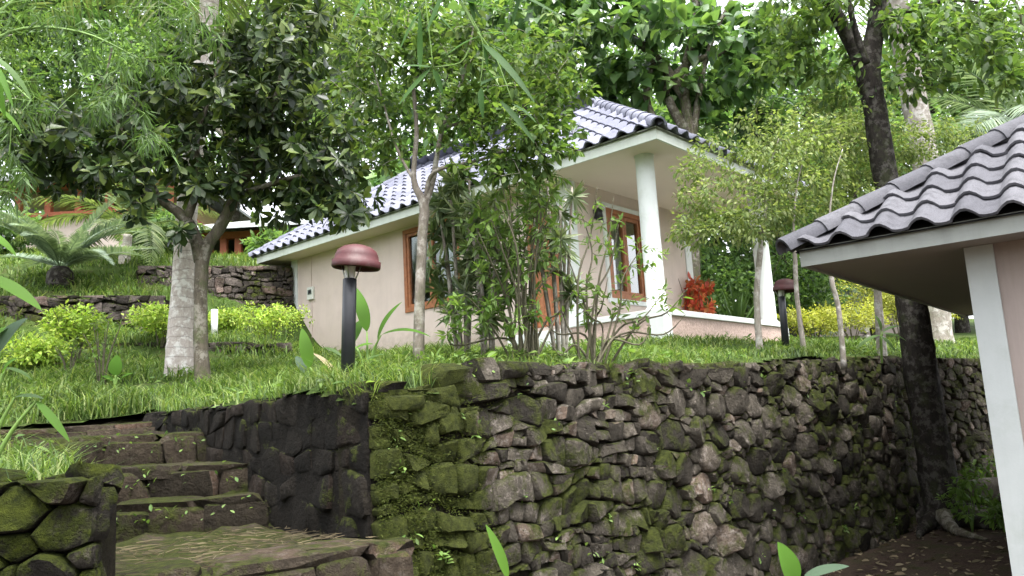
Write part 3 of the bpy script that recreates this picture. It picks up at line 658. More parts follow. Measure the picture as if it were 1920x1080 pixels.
# long side wall x=x0 (from y1 to y0), door near the porch, window further back
wall_open(mb, (x0, y1), (x0, y0), zb, CE, th, [(y1-6.12, y1-4.60, 1.13, 2.74), (y1-2.98, y1-2.12-.02, FL, 2.42)])
wall_open(mb, (x0+th, y0), (x1, y0), zb, CE, th, [(1.62-x0-th, 2.76-x0-th, .93, 2.50)])
wall_open(mb, (x1, y0+th), (x1, y1), zb, CE, th, []); wall_open(mb, (x1-th, y1), (x0+th, y1), zb, CE, th, [])
mb.build('wall', M['wall'], cot)
mb = MB(); mb.box2((x0+th, y0+th, FL-.06), (x1-th, y1-th, FL)); mb.build('floor', M['dark'], cot)
window(cot, (x0, 0), (0, 1), (-1, 0), 4.60, 6.12, 1.13, 2.74, 2)
window(cot, (0, y0), (1, 0), (0, -1), 1.62, 2.76, .93, 2.50, 2)
# white surround of the porch window
mb = MB()
for a, b in (((1.54, y0-.03, .85), (1.62, y0+.02, 2.58)), ((2.76, y0-.03, .85), (2.84, y0+.02, 2.58)), ((1.62, y0-.03, 2.50), (2.76, y0+.02, 2.58)), ((1.62, y0-.03, .85), (2.76, y0+.02, .93))): mb.box2(a, b)
mb.build('window_surround', M['trim'], cot)
# door with planks
dr = MB(); dr.box2((x0-.02, 2.14, FL), (x0+.10, 2.22, 2.42)).box2((x0-.02, 2.90, FL), (x0+.10, 2.98, 2.42)).box2((x0-.02, 2.22, 2.33), (x0+.10, 2.90, 2.42))
dr = dr.build('door', M['wood'], cot, bevel=.004)
for k in range(4): MB().box2((x0+.03, 2.222+k*.17, FL+.01), (x0+.07, 2.222+k*.17+.164, 2.325)).build('door_plank', M['wood'], dr, bevel=.004)
MB().tube([(x0+.0, 2.30, 1.45), (x0-.05, 2.30, 1.45), (x0-.05, 2.40, 1.45)], .011, 8).build('handle', M['steel'], dr, True)
# corner strips
for cx, cy in ((x0, y1), (x1, y0), (x0, y0)):
    w = .2
    mb = MB(); sx = -1 if cx == x0 else 1; sy = -1 if cy == y0 else 1
    mb.box2((cx+sx*.022, cy+sy*.022, zb), (cx-sx*w, cy-sy*w, CE-.004)); mb.build('corner_strip', M['trim'], cot)
# porch plinth, white cap, pier, columns
pl = MB(); pe = HO-.20; px1 = HW-HO+.22
pl.box2((pe+.03, pe+.03, zb), (px1-.03, y0-.001, FL-.09)); pl.build('plinth', M['plinth'], cot)
MB().box2((pe, pe, FL-.09), (px1, y0-.002, FL)).build('plinth_cap', M['trim'], cot, bevel=.008)
MB().box2((pe-.012, pe-.012, zb), (pe+.22, pe+.22, FL-.092)).build('pier', M['trim'], cot, bevel=.006)
MB().box2((px1-.2, pe-.012, zb), (px1+.012, pe+.2, FL-.092)).build('pier', M['trim'], cot, bevel=.006)
MB().box2((pe+.22, pe+.002, FL-.32), (pe+.224, y0, FL-.12)).build('plinth_panel', M['plinth'], cot)
for cx in (HO+.02, HW-HO-.06):
    c = MB(); c.lathe((cx, HO+.02, 0), [(.165, FL), (.165, FL+.03), (.145, FL+.05), (.142, 1.6), (.138, CE-.05), (.15, CE)], 28); c.build('column', M['trim'], cot, True)
# doorstep under the side door, sill band
MB().box2((pe-.25, 2.05, zb), (x0-.003, 3.15, FL-.12)).build('doorstep', M['trim'], cot, bevel=.01)
MB().box2((.06, .06, CE), (HW-.06, HL-.06, CE+.03)).build('ceiling', M['soffit'], cot)
fascia(cot, HW, HL, CE-.02, CE+.17, M['fascia'])
hip_roof(cot, HW, HL, CE+.155, 1.80, 2.68, M['tile_a'], PROTO_A, RP_A, (1, 0, 0, 0), 3)
# wall lamp, electricity meter and pipe
lm = MB(); lm.box2((1.29, y0-.03, 2.25), (1.37, y0-.001, 2.40)).lathe((1.33, y0-.09, 2.22), [(.02, .2), (.06, .16), (.065, .0), (.05, 0), (.045, .13), (.0, .15)], 14); lm.build('wall_lamp', M['black_metal'], cot, True)
mt = MB(); mt.box2((x0-.06, 9.10, 1.82), (x0-.001, 9.32, 2.10)); mt = mt.build('meter_box', M['paper'], cot, bevel=.01)
MB().box2((x0-.064, 9.14, 1.93), (x0-.061, 9.28, 2.04)).build('meter_window', M['glass'], mt); MB().box2((x0-.066, 9.17, 1.955), (x0-.0645, 9.25, 2.015)).build('meter_dial', M['black_metal'], mt)
MB().tube([(x0-.012, 9.21, 2.10), (x0-.012, 9.21, CE)], .009, 6).build('conduit', M['wall'], cot); MB().tube([(x0-.012, 9.21, 1.82), (x0-.012, 9.21, -.2)], .009, 6).build('conduit', M['wall'], cot)
MB().tube([(x0-.03, 4.72, .62), (x0-.12, 4.76, .35), (x0-.25, 4.85, -.3)], .03, 10).build('drain_pipe', M['white_plastic'], cot, True)

# ------------------------------------------------------------------ the cabin at the right
CN = np.array([2.3961, 6.6293]); CH = -.6789; CZ = .05
cab = thing('cabin', 'cabin corner with charcoal wavy roof tiles and white corner post at the right', 'cabin', (*CN, CZ), CH)
ce = 2.73-CZ; cw, cl = 4.6, 6.9; wx, wy = 1.20, .51
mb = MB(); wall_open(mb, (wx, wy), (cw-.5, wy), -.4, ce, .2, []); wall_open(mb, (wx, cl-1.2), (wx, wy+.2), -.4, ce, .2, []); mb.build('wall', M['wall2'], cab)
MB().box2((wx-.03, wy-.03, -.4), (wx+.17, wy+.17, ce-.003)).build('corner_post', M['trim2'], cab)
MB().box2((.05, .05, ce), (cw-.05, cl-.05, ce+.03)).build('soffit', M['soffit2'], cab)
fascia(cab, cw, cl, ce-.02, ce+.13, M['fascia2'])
hip_roof(cab, cw, cl, ce+.135, 1.45, 2.3, M['tile_b'], PROTO_B, RP_B, (1, 1, 0, 0), 9)

# ------------------------------------------------------------------ bollard lamps
def lamp(px, py, d, H, lab, tilt, cover=1.0):
    b = at(px, py, d); r = thing('bollard_lamp', lab, 'garden lamp', (b[0], b[1], float(zup(b[0], b[1]))-.05), 0, 'maroon-capped bollard lamps on the lawn'); H += .05
    k = H/.93; r.rotation_euler = (tilt[0], tilt[1], 0)
    MB().lathe((0, 0, 0), [(.0, 0), (.045*k, 0), (.045*k, .72*k), (.040*k, .725*k), (.0, .725*k)], 24).build('post', M['black_metal'], r, True)
    MB().lathe((0, 0, 0), [(.0, .0), (.085*k, .0), (.085*k, .062), (.05*k, .068), (.0, .068)], 20).build('base_flange', M['black_metal'], r, True)
    MB().lathe((0, 0, 0), [(.0, .725*k), (.030*k, .727*k), (.034*k, .74*k), (.036*k, .80*k), (.042*k, .83*k), (0, .835*k)], 16).build('bulb_holder', M['white_plastic'], r, True)
    for a in range(3):
        t = a*2.1+.5; MB().tube([(.036*k*math.cos(t), .036*k*math.sin(t), .72*k), (.085*k*math.cos(t), .085*k*math.sin(t), .845*k)], .005*k, 6).build('bracket', M['steel'], r, True)
    c = MB().lathe((0, 0, 0), [(.0, .945*k), (.04*k, .944*k), (.09*k, .930*k), (.125*k, .905*k), (.140*k, .872*k), (.144*k, .84*k), (.158*k, .835*k), (.158*k, .795*k), (.150*k, .785*k), (.146*k, .80*k), (.146*k, .828*k), (.130*k, .838*k), (.128*k, .868*k), (.09*k, .905*k), (.0, .92*k)], 36).build('shade', M['red_metal'], r, True)
    c.rotation_euler = (.05, .06, 0); return r
lamp(651, 716, 5.35, .915, 'maroon mushroom-capped black bollard lamp at the near wall corner', (.0, .045))
lamp(1474, 655, 10.2, .90, 'maroon-capped black bollard lamp beside the porch end and thin trunks', (0, .02))
# ------------------------------------------------------------------ leaves, limbs, trees
def tmpl(ws, fold=.12, xs=None):
    """leaf outline: half widths at the inner stations; 2 sides of a folded blade"""
    n = len(ws); xs = xs or [(i+1)/(n+1) for i in range(n)]; V = [(0, 0, 0)]
    for x, w in zip(xs, ws): V += [(x, w, fold*w*2), (x, 0, 0), (x, -w, fold*w*2)]
    V.append((1, 0, 0)); T = [(0, 2, 1), (0, 3, 2)]
    for i in range(n-1):
        a, b = 1+3*i, 4+3*i; T += [(a, a+1, b+1), (a, b+1, b), (a+1, a+2, b+2), (a+1, b+2, b+1)]
    a = 1+3*(n-1); e = len(V)-1; T += [(a, a+1, e), (a+1, a+2, e)]
    return np.array(V, float), np.array(T, int)
T_OVAL = tmpl([.19, .20], xs=[.35, .68]); T_OBOV = tmpl([.12, .21], xs=[.35, .75]); T_LANCE = tmpl([.085, .06], xs=[.25, .65])
T_HEART = tmpl([.40, .36, .17], .1, [.10, .42, .75]); T_THIN = tmpl([.045], .1, [.35]); T_SMALL = tmpl([.22], .15, [.45]); T_STRAP = tmpl([.05, .05, .03], .2, [.2, .5, .8])
T_SMALLW = tmpl([.30], .15, [.42]); T_NARROW = tmpl([.10], .15, [.4])
def leaf_verts(tm, pos, d, n, size, width=1.0, bend=.15):
    V, T = tm; d = nrm(d); n = n-(n*d).sum(1, keepdims=True)*d; n = nrm(n); e2 = np.cross(n, d); s = np.asarray(size)[:, None]
    x = V[None, :, 0]*s; y = V[None, :, 1]*s*width; b = np.asarray(bend); b = b[:, None] if b.ndim else b
    z = V[None, :, 2]*s - b*V[None, :, 0]**2*s
    P = pos[:, None]+x[..., None]*d[:, None]+y[..., None]*e2[:, None]+z[..., None]*n[:, None]
    Tt = (T[None]+(np.arange(len(pos))*len(V))[:, None, None]).reshape(-1, 3)
    return P.reshape(-1, 3), Tt
def leaf_obj(name, mat, parent, org, tm, pos, d, n, size, width=1.0, bend=.15, kind='stuff', smooth=False):
    P, T = leaf_verts(tm, pos, d, n, size, width, bend); o = link(name, arr_mesh(name, P-np.asarray(org), T, smooth), mat, parent)
    return tag(o, kind=kind) if kind else o
_leafproto = {}
def leaf_single(tm, mat, width, bend):
    k = (id(tm), mat.name, width, bend)
    if k not in _leafproto:
        P, T = leaf_verts(tm, np.zeros((1, 3)), np.array([[1., 0, 0]]), np.array([[0, 0, 1.]]), np.ones(1), width, bend); me = arr_mesh('leaf', P, T); me.materials.append(mat); _leafproto[k] = me
    return _leafproto[k]
def smoothpath(ctrl, m=4):
    P = np.array([np.r_[np.asarray(p, float), r] for p, r in ctrl]); n = len(P)
    if n < 3: return [(P[0]*(1-t)+P[1]*t) for t in np.linspace(0, 1, m+1)]
    out = []
    for i in range(n-1):
        p0, p1, p2, p3 = P[max(i-1, 0)], P[i], P[i+1], P[min(i+2, n-1)]
        for t in np.linspace(0, 1, m, endpoint=False):
            out.append(.5*((2*p1)+(-p0+p2)*t+(2*p0-5*p1+4*p2-p3)*t*t+(-p0+3*p1-3*p2+p3)*t**3))
    out.append(P[-1]); return out
def tree(name, label, cat, base, paths, blobs, cfg, bark, seed, group=None, parts=0, twigmat=None, trunk_sides=10, crown_name='crown'):
    """paths: lists of (point, radius); blobs: (px,py,rx,ry,depth,ddepth,n) in photo pixels or ('w',centre,radii,n) in metres"""
    g = np.random.default_rng(seed); base = np.asarray(base, float); root = thing(name, label, cat, base, 0, group)
    mb = MB(base); nodes_p = []; nodes_r = []
    for pi, p in enumerate(paths):
        sp = smoothpath(p, 5); pts = np.array([q[:3] for q in sp]); rad = np.array([max(.003, q[3]) for q in sp])
        mb.tube(pts, rad, trunk_sides, True, .045, seed+pi)
        skip = int(len(pts)*cfg.get('bare', .45)) if pi == 0 else 1
        nodes_p += list(pts[skip:]); nodes_r += list(rad[skip:])
    mb.build('trunk', bark, root, True)
    att = []
    for b in blobs:
        if b[0] == 'w':
            _, c, r, n = b; v = nrm(g.normal(size=(n, 3)))*(g.random((n, 1))**.45); att.append(np.asarray(c)+v*np.asarray(r))
        else:
            px, py, rx, ry, d, dd, n = b; v = nrm(g.normal(size=(n, 3)))*(g.random((n, 1))**.42)
            att.append(np.array([at(px+q[0]*rx, py+q[1]*ry, d+q[2]*dd) for q in v]))
    att = np.concatenate(att); NP = np.array(nodes_p); NR = np.array(nodes_r)
    order = np.argsort(np.min(np.linalg.norm(att[:, None]-NP[None], axis=2), axis=1)); br = MB(base)
    L_p = []; L_d = []; L_n = []; per = cfg.get('per', 12); md = cfg.get('mode', 'spray'); spread = cfg.get('spread', .25); droop = cfg.get('droop', .25); sides = cfg.get('sides', 4)
    for k in order:
        q = att[k]; dv = NP-q; dist = np.linalg.norm(dv, axis=1)+np.maximum(0, dv[:, 2])*.35; j = int(np.argmin(dist)); p0 = NP[j]; dd = np.linalg.norm(q-p0)
        if dd < .02: continue
        mid = (p0+q)/2+np.array([0, 0, cfg.get('arch', .10)*dd])+g.normal(0, .06*dd, 3); t = np.linspace(0, 1, 6)[:, None]
        pts = (1-t)**2*p0+2*t*(1-t)*mid+t*t*q; r0 = min(NR[j]*.75, cfg.get('tr', .006)+cfg.get('tk', .008)*dd); rr = np.linspace(r0, cfg.get('tip', .0022), 6)
        br.tube(pts, rr, sides, False); NP = np.vstack([NP, pts[2:]]); NR = np.r_[NR, rr[2:]]
        td = nrm(pts[-1]-pts[-3])
        m = per
        if md == 'whorl':
            a = g.uniform(0, 6.3)+np.arange(m)*2.4; u = nrm(np.cross(td, [.3, .2, 1.])); w = np.cross(td, u)
            rad_ = np.cos(a)[:, None]*u+np.sin(a)[:, None]*w; el = g.uniform(.05, .75, (m, 1)); dr = rad_*(1-.3*el)+td*el+np.array([0, 0, -droop])+g.normal(0, .12, (m, 3))
            L_p.append(q+td*g.uniform(-.06, .01, (m, 1))*cfg['size']*4+rad_*.004); L_d.append(dr); L_n.append(td+np.array([0, 0, .8])+g.normal(0, .25, (m, 3)))
        elif md == 'cloud':
            off = nrm(g.normal(size=(m, 3)))*(g.random((m, 1))**.5)*spread; L_p.append(q+off); L_d.append(nrm(off)+np.array([0, 0, -droop])+g.normal(0, .5, (m, 3))); L_n.append(np.array([0, 0, 1.])+.5*nrm(off)+g.normal(0, .35, (m, 3)))
        else:
            tt = g.uniform(max(.0, 1-spread/max(dd, 1e-3)) if dd > spread else 0, 1.0, m); b0 = (1-tt[:, None])**2*p0+2*tt[:, None]*(1-tt[:, None])*mid+tt[:, None]**2*q
            side_ = g.normal(size=(m, 3)); side_ -= (side_@td)[:, None]*td; side_ = nrm(side_); jit = cfg.get('jit', .05)
            L_p.append(b0+side_*g.random((m, 1))*jit); L_d.append(td*.55+side_*.9+np.array([0, 0, -droop])+g.normal(0, .15, (m, 3))); L_n.append(np.array([0, 0, 1.])+g.normal(0, .4, (m, 3)))
    tag(br.build('branches', twigmat or bark, root, True), kind='stuff')
    Lp = np.concatenate(L_p); Ld = np.concatenate(L_d); Ln = np.concatenate(L_n); sz = cfg['size']*g.uniform(1-cfg.get('var', .35), 1+cfg.get('var', .35), len(Lp))
    tm, mat, wd, bd = cfg['tm'], cfg['mat'], cfg.get('width', 1.0), cfg.get('bend', .18)
    if parts:
        ok = inframe(Lp, 0); sc = np.where(ok, sz/todist(Lp), 0); big = np.argsort(-sc)[:parts]; me = leaf_single(tm, mat, wd, bd)
        for i in big:
            d = nrm(Ld[i]); n = Ln[i]-(Ln[i]@d)*d; n = nrm(n); e = np.cross(n, d); s = sz[i]; q = Lp[i]-base
            o = link('leaf', me, mat, root); o.matrix_local = Matrix(((d[0]*s, e[0]*s, n[0]*s, q[0]), (d[1]*s, e[1]*s, n[1]*s, q[1]), (d[2]*s, e[2]*s, n[2]*s, q[2]), (0, 0, 0, 1)))
        keep = np.ones(len(Lp), bool); keep[big] = False; Lp, Ld, Ln, sz = Lp[keep], Ld[keep], Ln[keep], sz[keep]
    leaf_obj(crown_name, mat, root, base, tm, Lp, Ld, Ln, sz, wd, bd)
    return root
def copy_tree(o, loc, rotz, scale):
    c = o.copy(); C.objects.link(c); c.location = tuple(loc); c.rotation_euler = (0, 0, rotz); c.scale = (scale,)*3
    for ch in list(o.children):
        k = ch.copy(); C.objects.link(k); k.parent = c
    return c
def gnd(px, py, d): p = at(px, py, d); return np.array([p[0], p[1], float(zup(p[0], p[1]))])
def path(d, *pts): return [(at(x, y, d+(q[0] if q else 0)), r) for x, y, r, *q in pts]
def big_leaf(root, p0, p1, w, mat, sag=.15, name='leaf', up=(0, -.5, 1), fold=.25, n=9, shape=.8):
    p0 = np.asarray(p0, float); p1 = np.asarray(p1, float); d = p1-p0; Ln = np.linalg.norm(d); t = np.linspace(0, 1, n+1); nn = np.asarray(up, float)
    nn = nn-(nn@d)*d/Ln**2; nn = nrm(nn); e = nrm(np.cross(nn, d)); V = []
    for s in t:
        c = p0+d*s+nn*(sag*Ln*4*s*(1-s)); h = w/2*(max(0, math.sin(math.pi*min(1, s**shape)))**.75)+.0015
        V += [c+e*h+nn*fold*h, c, c-e*h+nn*fold*h]
    T = []
    for i in range(n):
        a, b = 3*i, 3*i+3; T += [(a, a+1, b+1, b), (a+1, a+2, b+2, b+1)]
    mb = MB(root.location); mb.add(V, T); return mb.build(name, mat, root, True)
def frond_mesh(Ln, pairs, ll, mat, droop=.5, vang=.35, wid=.03, ldroop=.35, seed=0, name='frond', stalk=.12, rr=.012, ang=1.0):
    """a pinnate frond: starts at the origin, runs along +x and arches over"""
    g = np.random.default_rng(seed); m = 18; s = np.linspace(0, 1, m); R_ = np.stack([Ln*(s-.18*droop*s**3), 0*s, Ln*(.25*s-droop*s**2.2)], -1)
    mb = MB(); mb.tube(R_, np.linspace(rr, .002, m), 5, False); V0 = np.array(mb.v); F0 = mb.f
    P = []; D = []; Nn = []; S = []
    for i in range(pairs):
        f = stalk+(1-stalk)*(i+.5)/pairs; p = np.array([np.interp(f, s, R_[:, k]) for k in range(3)]); q = np.array([np.interp(min(1, f+.02), s, R_[:, k]) for k in range(3)]); t = nrm(q-p) if f < .98 else nrm(R_[-1]-R_[-2])
        up = np.array([-t[2], 0, t[0]]); L2 = ll*(math.sin(math.pi*min(1, .12+.86*f))**.6)*g.uniform(.9, 1.05)
        for sd in (-1, 1): P.append(p); D.append(np.array([0, sd, 0])*math.sin(ang)+t*math.cos(ang)*(1+.5*f)+up*vang+np.array([0, 0, -.0])+g.normal(0, .05, 3)); Nn.append(up+np.array([0, -sd*vang, 0])); S.append(L2)
    LV, LT = leaf_verts(tmpl([wid/ll*.8, wid/ll*.6], .15, [.25, .65]), np.array(P), np.array(D), np.array(Nn), np.array(S), 1.0, ldroop)
    me = bpy.data.meshes.new(name); me.from_pydata([tuple(v) for v in V0]+[tuple(v) for v in LV], [], F0+[tuple(int(x)+len(V0) for x in t) for t in LT]); me.materials.append(mat); return me
def put_frond(root, me, az, el, roll=0, loc=(0, 0, 0), s=1.0, name='frond'):
    o = link(name, me, None, root); o.location = loc; o.rotation_mode = 'XYZ'; o.rotation_euler = (roll, -el, az); o.scale = (s,)*3; return o

# ------------------------------------------------------------------ trees in the garden
# dark glossy tree, lower left
B1 = gnd(374, 704, 9.0)
tree('dark_leaved_tree', 'dark glossy-leaved tree forking low beside the pale palm trunk', 'tree', B1,
     [[(B1+np.array([.04, 0, -.1]), .09)]+path(9, (376, 600, .075), (381, 480, .078), (410, 430, .068), (442, 368, .065), (480, 290, .05), (512, 200, .035), (540, 90, .02)),
      path(9, (378, 490, .08), (362, 435, .07), (338, 402, .06), (295, 372, .05), (230, 335, .038, -.1), (160, 300, .025, -.2), (80, 250, .014, -.3)),
      path(9, (350, 415, .05), (372, 340, .04), (370, 260, .03), (400, 160, .02), (420, 60, .012)),
      path(9, (440, 372, .05), (500, 348, .032, -.2), (570, 330, .024, -.3), (640, 350, .016, -.4)),
      path(9, (300, 374, .035), (250, 280, .026), (200, 180, .016), (210, 90, .01))],
     [(70, 240, 105, 75, 8.7, .6, 57), (150, 320, 130, 48, 8.8, .5, 57), (250, 220, 150, 95, 9, .9, 105), (400, 150, 140, 110, 9, .9, 114), (420, 320, 120, 60, 9, .6, 66),
      (545, 120, 140, 125, 8.9, .9, 114), (600, 270, 110, 85, 8.8, .7, 80), (640, 380, 75, 45, 8.6, .5, 40), (262, 372, 35, 40, 8.6, .3, 10), (330, 440, 22, 22, 8.8, .2, 5), (540, 370, 80, 45, 8.9, .4, 33), (480, 230, 90, 90, 9, .7, 57)],
     dict(size=.155, tm=T_OBOV, mat=M['leaf_dark'], per=11, mode='whorl', droop=.25, tr=.007, tk=.012, bare=.55), M['bark_moss'], 41, parts=280)
# slender tree in the middle
B2 = gnd(783, 694, 6.6)
tree('slender_tree', 'slender grey-stemmed tree forking in front of the cottage window', 'tree', B2,
     [[(B2-np.array([0, 0, .1]), .055)]+path(6.6, (787, 560, .044), (792, 440, .042), (795, 385, .042), (776, 335, .025), (781, 240, .02), (772, 130, .014), (765, 20, .008)),
      path(6.6, (795, 388, .034), (812, 335, .026), (830, 240, .02), (866, 150, .014), (890, 40, .008)),
      path(6.6, (798, 372, .02), (815, 322, .018, -.1), (900, 300, .013, -.3), (968, 272, .010, -.4), (1040, 240, .006, -.5)),
      path(6.6, (780, 345, .016), (745, 280, .012), (715, 180, .008), (690, 90, .005)), path(6.6, (830, 240, .014), (900, 215, .011), (985, 150, .007), (1050, 90, .004))],
     [(700, 130, 85, 120, 6.6, .5, 90), (790, 70, 110, 100, 6.6, .6, 110), (890, 110, 110, 110, 6.5, .6, 120), (965, 215, 105, 85, 6.3, .5, 115), (1040, 260, 60, 55, 6.1, .3, 50), (860, 230, 75, 65, 6.5, .4, 50), (715, 275, 55, 45, 6.7, .4, 28), (1045, 120, 80, 100, 6.4, .5, 80), (930, 320, 100, 45, 6.2, .3, 50)],
     dict(size=.072, tm=T_OVAL, mat=M['leaf_mid'], per=11, droop=.35, spread=.28, jit=.05, tr=.003, tk=.006, bare=.6, width=1.1), M['bark_grey'], 42, parts=200)
# thin pale trunks with yellow-green crowns at the right
def thin_tree(lab, px, py, d, top, r, blobs, seed, mid=None):
    b = gnd(px, py, d); g = np.random.default_rng(seed); p = [(b-np.array([0, 0, .1]), r*1.15)]+path(d, *((m[0]+g.normal(0, 4), m[1], r*.95) for m in (mid or [])), (*top, r*.5), (top[0]+8, top[1]-80, r*.3), (top[0]+25, top[1]-140, r*.2))
    return tree('thin_tree', lab, 'tree', b, [p], blobs, dict(size=.062, tm=T_OVAL, mat=M['leaf_yellow'], per=21, droop=.5, spread=.45, jit=.13, tr=.003, tk=.006, bare=.5), M['bark_pale'], seed, 'thin pale-stemmed trees at the lawn edge', twigmat=M['twig'])
thin_tree('thin pale tree with double stem beside the far porch column', 1424, 655, 9.6, (1435, 400), .038, [(1400, 330, 140, 95, 9.5, .9, 125), (1320, 400, 85, 60, 9.3, .5, 50), (1490, 270, 125, 100, 9.7, .9, 105), (1290, 440, 50, 30, 9.2, .3, 18), (1400, 430, 70, 40, 9.4, .5, 30)], 51, [(1421, 560), (1428, 470)])
thin_tree('thin pale tree right behind the farther bollard lamp', 1508, 658, 9.9, (1488, 420), .030, [(1550, 330, 120, 100, 10.8, .9, 120), (1470, 390, 110, 65, 9.9, .6, 55), (1610, 410, 70, 50, 11.4, .6, 45)], 52, [(1498, 560), (1490, 490)])
thin_tree('thin pale tree standing alone at the wall edge right of the lamp', 1580, 668, 9.4, (1555, 420), .030, [(1560, 230, 80, 80, 10.6, .8, 80), (1600, 340, 50, 70, 11.2, .5, 50)], 53, [(1572, 580), (1562, 520)])
thin_tree('thin pale tree just left of the big dark trunk', 1652, 655, 11.6, (1640, 400), .06, [(1690, 300, 90, 80, 11.8, .8, 70), (1770, 270, 90, 60, 11.8, .8, 70), (1620, 210, 80, 70, 11.8, .8, 60)], 54, [(1650, 560)])
# the big dark trunk
bt = at(1772, 965, 10.6); BT = np.array([bt[0], bt[1], float(zlow(bt[0], bt[1]))])
big = tree('big_dark_tree', 'big dark-barked tree rising behind the cabin roof in front of the wall', 'tree', BT,
     [[(BT-np.array([0, 0, .1]), .30), (BT+np.array([0, 0, .12]), .25)]+path(10.6, (1748, 830, .212), (1728, 700, .20), (1712, 590, .19), (1690, 470, .17), (1662, 340, .158), (1640, 200, .155), (1628, 130, .165), (1640, 60, .12), (1652, -40, .10), (1660, -140, .07)),
      path(10.6, (1632, 165, .11), (1608, 105, .105), (1580, 50, .095), (1545, -15, .085), (1500, -80, .06)),
      path(10.5, (1625, 120, .05, -.15), (1605, 60, .042, -.2), (1590, 0, .035, -.2), (1580, -60, .025, -.2)),
      path(10.6, (1645, 40, .06), (1700, 20, .045), (1780, 0, .03), (1860, 10, .018))],
     [(1500, 30, 90, 60, 10.6, 1, 60), (1600, -40, 120, 60, 10.6, 1.2, 60), (1740, 40, 100, 60, 10.4, 1, 70), (1850, 60, 90, 70, 10, 1, 70), (1470, 110, 80, 60, 10.6, .8, 45), (1730, 130, 60, 50, 10.2, .7, 30), (1560, 150, 60, 60, 10.8, .6, 30), (1890, 130, 50, 60, 9.6, .6, 30)],
     dict(size=.14, tm=T_OVAL, mat=M['leaf_mid'], per=11, droop=.35, spread=.5, jit=.12, tr=.006, tk=.010, bare=.62), M['bark_dark'], 61, trunk_sides=16, parts=120)
for k, (an, ln) in enumerate(((-2.7, .9), (-2.1, 1.2), (-1.5, 1.0), (-1.0, 1.3), (-.4, 1.0), (2.6, .8))):
    pts = []
    for f, r in ((.10, .12), (.3, .085), (.6, .055), (1.0, .02)):
        q = BT[:2]+np.array([math.cos(an+.35*f), math.sin(an+.35*f)])*(.12+ln*f); pts.append((np.array([*q, float(zlow(*q))+(.16*(1-f)**2+.02)]), r))
    sp = smoothpath(pts, 5); MB(BT).tube([s[:3] for s in sp], [s[3] for s in sp], 8, True, .08, k).build('root', M['bark_moss'] if k in (1, 3) else M['bark_dark'], big, True)
# heart-leaved tree behind the roof
B5 = gnd(1292, 640, 18.5)
tree('heart_leaved_tree', 'large-leaved tree towering behind the cottage roof', 'tree', B5,
     [[(B5, .2)]+path(18.5, (1300, 420, .17), (1292, 250, .135), (1282, 150, .12), (1300, 60, .10), (1310, -60, .12), (1320, -160, .07)),
      path(18.5, (1288, 250, .13), (1250, 170, .10), (1290, 120, .09), (1350, 100, .07), (1420, 60, .04)), path(18.5, (1296, 330, .12), (1215, 200, .09), (1225, 100, .07), (1215, -20, .05)),
      path(18.5, (1285, 180, .15), (1200, 80, .10), (1090, 40, .07), (980, 20, .05)), path(18.5, (1300, 260, .1), (1310, 180, .08), (1330, 90, .06), (1380, -20, .04))],
     [(1180, 20, 160, 75, 18, 2, 75), (1030, 60, 100, 90, 18, 1.5, 45), (1330, 30, 130, 70, 18, 2, 46), (1420, 100, 80, 85, 18, 1.5, 50), (1240, 110, 130, 60, 18.5, 1.2, 26), (1150, 150, 80, 50, 19, 1, 36), (1340, 180, 90, 60, 19, 1, 40), (1440, 230, 60, 45, 19, 1, 22), (740, 330, 60, 50, 19, 1, 34), (1100, -60, 240, 60, 18, 2, 50), (900, 60, 80, 80, 19, 1, 40)],
     dict(size=.30, tm=T_HEART, mat=M['leaf_heart'], per=8, droop=.6, spread=1.2, jit=.3, tr=.012, tk=.012, bare=.55, bend=.25), M['bark_moss'], 71, parts=250)
# coconut palm at the left
def palm(name, lab, b, pts, r, crown, nf, Ln, seed, ll=.75, mat='leaf_palm', bark='bark_palm', group=None, droops=(.35, .6, .85)):
    root = thing(name, lab, 'palm', b, 0, group); g = np.random.default_rng(seed)
    sp = smoothpath([(b-np.array([0, 0, .1]), r*1.28), (b+np.array([0, 0, .35]), r*1.1)]+pts, 6); MB(b).tube([s[:3] for s in sp], [s[3] for s in sp], 16, True, .02, seed).build('trunk', M[bark], root, True)
    mes = [frond_mesh(Ln, 46, ll, M[mat], dr, .25, .032, .5, seed+i) for i, dr in enumerate(droops)]
    top = np.asarray(crown)-b
    for i in range(nf): put_frond(root, mes[i % len(mes)], i*2.399+g.normal(0, .15), g.uniform(-.25, 1.0), g.normal(0, .25), tuple(top), g.uniform(.85, 1.05))
    return root
b = gnd(338, 704, 10)
palm('coconut_palm', 'ringed pale coconut palm trunk standing at the left lawn edge', b, path(10, (341, 590, .15), (347, 470, .135), (352, 380, .13), (366, 250, .13), (385, 80, .125), (400, -80, .12)), .155, at(402, -100, 10), 17, 3.6, 81, .8)
b = gnd(1760, 640, 17)
palm('coconut_palm', 'tall pale palm trunk rising behind the big dark tree', b, path(17, (1745, 420, .28), (1735, 300, .27), (1712, 180, .26), (1700, 110, .25), (1680, 0, .24), (1670, -120, .22)), .27, at(1668, -140, 17), 15, 4.2, 82, .9, bark='bark_pale')
b = gnd(1900, 600, 20)
palm('feather_palm', 'feathery palm above the ridge of the right-hand cabin', b, path(20, (1900, 400, .16), (1900, 300, .14), (1905, 250, .13)), .16, at(1905, 240, 20), 13, 3.4, 83, .8, 'leaf_cycad')
b = gnd(232, 560, 17)
palm('feather_palm', 'short yellow-green palm behind the cycad at the left', b, path(17, (236, 480, .1), (240, 440, .09)), .1, at(240, 430, 17), 11, 2.4, 84, .55, 'leaf_palm')
b = gnd(1625, 640, 24)
